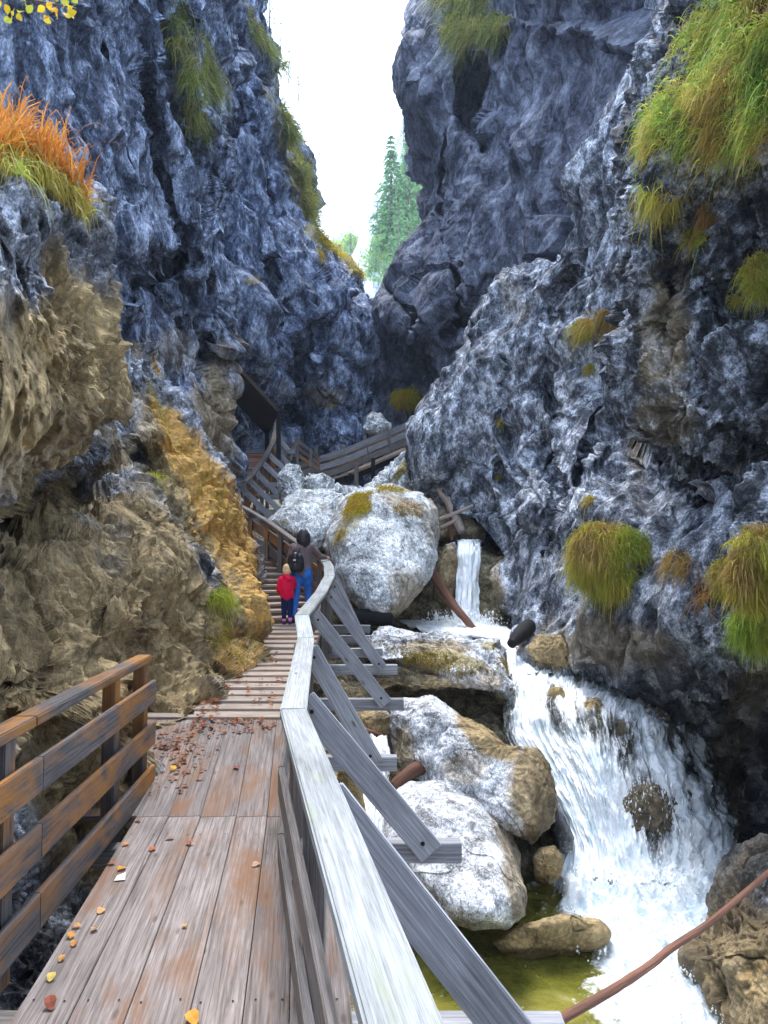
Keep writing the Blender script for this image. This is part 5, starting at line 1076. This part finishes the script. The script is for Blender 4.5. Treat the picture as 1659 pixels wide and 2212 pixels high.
# litter drifts
def litter(name, polys, n, L, seed, pal, flat_deck=True):
    r = np.random.default_rng(seed); V = []; Fl = []; cc = []; k = 0
    while k < n:
        poly = polys[r.integers(len(polys))]; xs = [p[0] for p in poly]; ys = [p[1] for p in poly]
        x_, y_ = r.uniform(min(xs), max(xs)), r.uniform(min(ys), max(ys))
        if not in_poly(np.array([x_]), np.array([y_]), poly)[0]: continue
        q = np.array(deck_pt(x_, y_)); q[2] += .012+.01*r.random()
        V += leaf_verts(q, L*r.uniform(.5, 1.3), r, (r.normal()*.3, r.normal()*.3, 1)); Fl += leaf_faces(k); cc += [np.array(pal[r.integers(len(pal))])*r.uniform(.6, 1.2)]*15; k += 1
    tag(new_mesh(name, V, Fl, M['blade'], col=np.clip(np.array(cc), 0, 1)), kind='stuff')
RB_ = [(.40, .12, .05), (.30, .09, .04), (.46, .20, .08), (.22, .12, .07), (.35, .16, .10)]
litter('leaf_litter', [[(325, 1600), (430, 1552), (500, 1552), (470, 1620), (430, 1690), (385, 1730), (350, 1700), (322, 1735)], [(330, 1600), (400, 1560), (440, 1640), (380, 1660)], [(420, 1555), (600, 1552), (590, 1580), (400, 1590)]], 260, .05, 1, RB_)
litter('step_litter', [[(425, 1552), (445, 1500), (470, 1490), (480, 1520), (470, 1552)], [(455, 1500), (530, 1440), (545, 1445), (500, 1490)], [(540, 1370), (560, 1360), (575, 1400), (550, 1430), (535, 1420)], [(470, 1490), (600, 1400), (620, 1500), (600, 1545)]], 170, .06, 2, RB_)

# ================================================================ PEOPLE
TS = bpy.data.scenes.new('workbench')
_b = bmesh.new(); bmesh.ops.create_icosphere(_b, subdivisions=3, radius=1); _b.verts.ensure_lookup_table()
_sv = np.array([list(v.co) for v in _b.verts]); _sf = np.array([[v.index for v in f.verts] for f in _b.faces]); _b.free()
def caps_mesh(chains, blobs=(), voxel=.012, smooth=6):
    """joined tapered tubes and ellipsoids -> one continuous surface (voxel remesh)"""
    Vs = []; Fs = []
    def ell(c, r, rot=None):
        V = _sv*np.array(r)
        Vs.append(V+np.array(c)); Fs.append(_sf+len(_sv)*(len(Vs)-1))
    for ch in chains:
        for (a, ra), (b, rb) in zip(ch[:-1], ch[1:]):
            a, b = Vector(a), Vector(b); n = max(2, int((b-a).length/(min(ra, rb)*.3)))
            for k in range(n+1):
                f = k/n; r_ = ra+(rb-ra)*f; ell(list(a.lerp(b, f)), (r_, r_, r_))
    for bb in blobs: ell(*bb)
    V = np.concatenate(Vs); Fq = np.concatenate(Fs)
    me = bpy.data.meshes.new('tmp'); me.vertices.add(len(V)); me.vertices.foreach_set('co', V.astype(np.float32).ravel())
    me.loops.add(Fq.size); me.loops.foreach_set('vertex_index', Fq.astype(np.int32).ravel()); me.polygons.add(len(Fq)); me.polygons.foreach_set('loop_start', np.arange(0, Fq.size, 3, dtype=np.int32)); me.update(calc_edges=True)
    o = bpy.data.objects.new('tmp', me); TS.collection.objects.link(o)
    md = o.modifiers.new('r', 'REMESH'); md.mode = 'VOXEL'; md.voxel_size = voxel
    s = o.modifiers.new('s', 'SMOOTH'); s.iterations = smooth; s.factor = .5
    with bpy.context.temp_override(scene=TS, view_layer=TS.view_layers[0]):
        dg = bpy.context.evaluated_depsgraph_get(); me2 = bpy.data.meshes.new_from_object(o.evaluated_get(dg))
    bpy.data.objects.remove(o); bpy.data.meshes.remove(me); return me2
def add(name, me, mat, parent):
    me.name = name; me.materials.clear(); me.materials.append(mat)
    for p in me.polygons: p.use_smooth = True
    o = bpy.data.objects.new(name, me); C.objects.link(o); o.parent = parent; return o
def cloth(name, c, var=.12, sc=9, bump=.6, bd=.02): return flat_mat(name, c, .85, var, sc, bump, bd, .15)
M['skin'] = flat_mat('skin', (.62, .36, .26), .6, .05); M['denim'] = cloth('blue_denim', (.04, .19, .66), .25, 7); M['jacket'] = cloth('taupe_jacket', (.17, .125, .125), .2, 6, .9, .03)
M['hair'] = flat_mat('dark_hair', (.022, .018, .024), .5, .3, 30); M['bag'] = flat_mat('black_leather', (.012, .013, .018), .38, .2, 12, .4, .01, .5); M['shoe'] = flat_mat('dark_shoes', (.03, .032, .06), .6)
M['red'] = cloth('crimson_quilted_jacket', (.75, .01, .07), .12, 10, .5); M['navy'] = cloth('dark_blue_jeans', (.012, .025, .10), .25, 8); M['blond'] = flat_mat('blond_hair', (.70, .50, .28), .5, .2, 30); M['pink'] = flat_mat('pink_trim', (.85, .25, .65), .6, .05)
M['buckle'] = flat_mat('pale_buckle', (.6, .58, .5), .4, .05)
# the woman: local x right, y ahead (away from the viewer), z up; height 1.66
wo_ = P(651, 1346, 14.0); wo_.z = -1.262
W_ = tag(empty('person', tuple(wo_)), 'woman seen from behind in taupe jacket and blue jeans, hand on the rail', 'person')
hipL, hipR = (-.085, 0, .86), (.085, .02, .87)
kneeL, kneeR = (-.10, .015, .47), (.115, .12, .52); ankL, ankR = (-.145, -.03, .09), (.125, .16, .19)
shL, shR = (-.155, .02, 1.35), (.165, .02, 1.35)
elL, wrL = (-.235, .02, 1.09), (-.27, .10, .88)
elR, wrR = (.315, .10, 1.175), (.425, .27, 1.16)
head_c = (.03, .045, 1.55)
limb = lambda a, ra, b, rb, c, rc: [(a, ra), (b, rb), (c, rc)]
body = caps_mesh([[(hipL, .085), (kneeL, .052), (ankL, .036)], [(hipR, .085), (kneeR, .052), (ankR, .036)], [((0, .0, .90), .12), ((0, .0, 1.10), .11), ((0, .01, 1.30), .115)],
                  [((0, .01, 1.32), .06), ((.015, .025, 1.45), .05), (head_c, .07)], [(shL, .05), (elL, .038), (wrL, .026)], [(shR, .05), (elR, .038), (wrR, .026)], [((-.1, .02, 1.34), .06), ((.1, .02, 1.34), .06)],
                  [(ankL, .036), ((-.145, .06, .04), .035)], [(ankR, .036), ((.125, .25, .14), .035)]] +
                 [[(wrR, .024), ((.455, .31, 1.150), .028)]] + [[((.448+.012*k, .315, 1.155), .0095), ((.462+.016*k, .345-.006*abs(k), 1.145), .009), ((.470+.018*k, .362-.006*abs(k), 1.122), .008)] for k in (-1.5, -.5, .5, 1.5)] + [[((.435, .30, 1.145), .011), ((.425, .335, 1.125), .009)]] +
                 [[(wrL, .024), ((-.275, .12, .82), .028)]] + [[((-.275, .10+.016*k, .815), .0095), ((-.272, .105+.017*k, .77), .009), ((-.262, .11+.016*k, .745), .008)] for k in (-.5, .5, 1.5, 2.4)] + [[((-.268, .09, .84), .011), ((-.25, .085, .80), .009)]],
                 [(head_c, (.075, .095, .112)), ((.03, .14, 1.535), (.012, .022, .018)), ((.03, .125, 1.50), (.025, .015, .010)), ((.105, .045, 1.545), (.012, .02, .03)), ((-.045, .045, 1.545), (.012, .02, .03))], .010, 3)
bd_ = add('body', body, M['skin'], W_)
add('jeans', caps_mesh([[((-.06, 0, .93), .125), (hipL, .112), ((-.088, .01, .72), .096), (kneeL, .066), ((-.122, -.01, .30), .064), ((-.142, -.028, .115), .047)], [((.06, 0, .93), .125), (hipR, .112), ((.10, .06, .72), .096), (kneeR, .066), ((.12, .12, .38), .062), ((.125, .155, .215), .047)]], [((-.075, -.06, .87), (.095, .075, .10)), ((.075, -.055, .87), (.095, .075, .10))], .012, 5), M['denim'], W_)
jk = add('jacket', caps_mesh([[((0, .0, .93), .15), ((0, .0, 1.05), .14), ((0, .0, 1.18), .14), ((0, .01, 1.30), .13)], [((-.09, 0, .94), .10), ((-.08, 0, 1.15), .10), ((-.10, .01, 1.31), .09)], [((.09, 0, .94), .10), ((.09, 0, 1.15), .10), ((.10, .01, 1.31), .09)],
                         [(shL, .072), (elL, .056), ((-.265, .085, .91), .044)], [(shR, .075), (elR, .060), ((.405, .24, 1.162), .044)], [((0, .02, 1.38), .07), ((.01, .02, 1.42), .062)]], [], .012, 4), M['jacket'], W_)
add('hair', caps_mesh([[((.03, .03, 1.585), .098), ((.03, .0, 1.52), .100), ((.035, -.035, 1.44), .085), ((.055, -.06, 1.375), .05)], [((-.035, .0, 1.56), .06), ((-.055, -.01, 1.47), .045), ((-.05, -.01, 1.42), .025)], [((.09, .0, 1.57), .06), ((.115, -.01, 1.48), .05), ((.11, -.03, 1.40), .03)]], [], .011, 3), M['hair'], W_)
for sx, (a, b) in (('l', (ankL, (-.145, .06, .04))), ('r', (ankR, (.125, .25, .14)))):
    a = Vector(a); b = Vector(b)
    add('shoe', caps_mesh([[((a.x, a.y-.035, a.z-.035), .046), ((a.x, a.y-.01, a.z+.0), .048)], [((a.x, a.y-.03, a.z-.045), .042), ((b.x, b.y+.06, b.z+.002), .040)]], [], .010, 3), M['shoe'], W_)
bp_ = tag(empty('backpack', tuple(wo_+Vector((-.09, -.17, 1.07)))), 'small black leather backpack on the back of the woman', 'backpack')
add('pack_body', caps_mesh([[((0, 0, .08), .10), ((0, -.01, -.05), .115)], [((-.06, 0, .06), .085), ((-.065, -.01, -.08), .095)], [((.06, 0, .06), .085), ((.065, -.01, -.08), .095)]], [((0, -.05, -.09), (.12, .07, .08))], .011, 4), M['bag'], bp_)
add('top_flap', caps_mesh([[((-.07, -.03, .10), .062), ((.07, -.03, .10), .062)], [((0, -.05, .12), .07), ((0, -.075, .03), .055)]], [], .010, 3), M['bag'], bp_)
for sx in (-1, 1): tube('strap', [bp_.location+Vector((sx*.03, .02, .14)), bp_.location+Vector((sx*.05, .03, .22)), bp_.location+Vector((sx*.085, .11, .30))], [.010, .010, .010], M['bag'], bp_, seg=8, rough=0)
tube('carry_loop', [bp_.location+Vector((-.02, 0, .15)), bp_.location+Vector((-.012, -.01, .22)), bp_.location+Vector((.012, -.01, .22)), bp_.location+Vector((.02, 0, .15))], [.007]*4, M['bag'], bp_, seg=8, rough=0)
board('buckle', bp_.location+Vector((-.03, -.137, .045)), bp_.location+Vector((.02, -.137, .045)), .012, .03, M['buckle'], bp_, bev=.003)
# the child, 1.08 m
ch = P(620, 1338, 13.8); ch.z = -1.29
K_ = tag(empty('person', tuple(ch)), 'small child in crimson hooded jacket and dark jeans beside the woman', 'person')
add('body', caps_mesh([[((-.05, 0, .50), .055), ((-.055, .01, .28), .038), ((-.055, 0, .06), .026)], [((.05, 0, .50), .055), ((.055, .015, .28), .038), ((.055, .01, .06), .026)], [((0, 0, .52), .08), ((0, .0, .80), .08)], [((0, 0, .80), .04), ((0, .01, .90), .04)],
                       [((-.09, 0, .80), .035), ((-.15, .02, .63), .028), ((-.12, .08, .52), .02)], [((.09, 0, .80), .035), ((.11, .08, .68), .028), ((.13, .17, .74), .02)], [((-.055, 0, .06), .026), ((-.055, .07, .03), .026)], [((.055, .01, .06), .026), ((.055, .08, .03), .026)]] +
                      [[((-.12, .085, .51), .015), ((-.115+.008*k, .10, .48), .007), ((-.112+.008*k, .10, .455), .006)] for k in (-1.5, -.5, .5, 1.5)] + [[((.13, .175, .75), .015), ((.135+.007*k, .18, .78), .007), ((.138+.007*k, .185, .80), .006)] for k in (-1.5, -.5, .5, 1.5)],
                      [((0, .015, .975), (.073, .085, .095)), ((0, .10, .965), (.010, .014, .012)), ((.072, .01, .97), (.010, .014, .022)), ((-.072, .01, .97), (.010, .014, .022))], .009, 2), M['skin'], K_)
add('jacket', caps_mesh([[((0, 0, .52), .105), ((0, 0, .60), .115), ((0, 0, .72), .112), ((0, 0, .82), .085)], [((-.05, 0, .51), .075), ((-.05, 0, .78), .08)], [((.05, 0, .51), .075), ((.05, 0, .78), .08)], [((-.10, 0, .80), .058), ((-.155, .01, .64), .052), ((-.13, .07, .54), .04)], [((.10, 0, .80), .055), ((.115, .06, .68), .048), ((.125, .15, .73), .038)],
                         [((-.02, -.05, .86), .055), ((.03, -.07, .82), .055), ((0, -.06, .78), .04)]], [], .010, 3), M['red'], K_)
add('trousers', caps_mesh([[((-.045, 0, .50), .072), ((-.055, .01, .28), .050), ((-.055, 0, .10), .038)], [((.045, 0, .50), .072), ((.055, .015, .28), .050), ((.055, .01, .10), .038)]], [], .010, 4), M['navy'], K_)
add('hair', caps_mesh([[((0, .0, 1.0), .082), ((0, -.015, .95), .078), ((-.01, -.03, .89), .05)], [((-.05, 0, .96), .04), ((-.05, .0, .90), .03)]], [], .010, 3), M['blond'], K_)
for sx in (-1, 1):
    add('shoe', caps_mesh([[((sx*.055, -.015, .035), .036), ((sx*.055, .08, .03), .032)]], [], .009, 2), M['shoe'], K_)
    add('sock', caps_mesh([[((sx*.055, 0, .085), .038), ((sx*.055, 0, .10), .038)]], [], .009, 1), M['pink'], K_)

bpy.data.scenes.remove(TS)

# ================================================================ HAZE
m, nt, out = newmat('gorge_haze'); pv = N(nt, 'VolumePrincipled'); pv.inputs['Density'].default_value = .0006; pv.inputs['Color'].default_value = (.62, .76, 1.0, 1); pv.inputs['Anisotropy'].default_value = .3
nt.links.new(pv.outputs[0], out.inputs['Volume'])
bm = bmesh.new(); bmesh.ops.create_cube(bm, size=1)
for v in bm.verts: v.co = Vector((v.co.x*320, v.co.y*240+80, v.co.z*110+45))
me = bpy.data.meshes.new('haze'); bm.to_mesh(me); bm.free(); me.materials.append(m); o = bpy.data.objects.new('haze', me); C.objects.link(o); tag(o, kind='stuff')
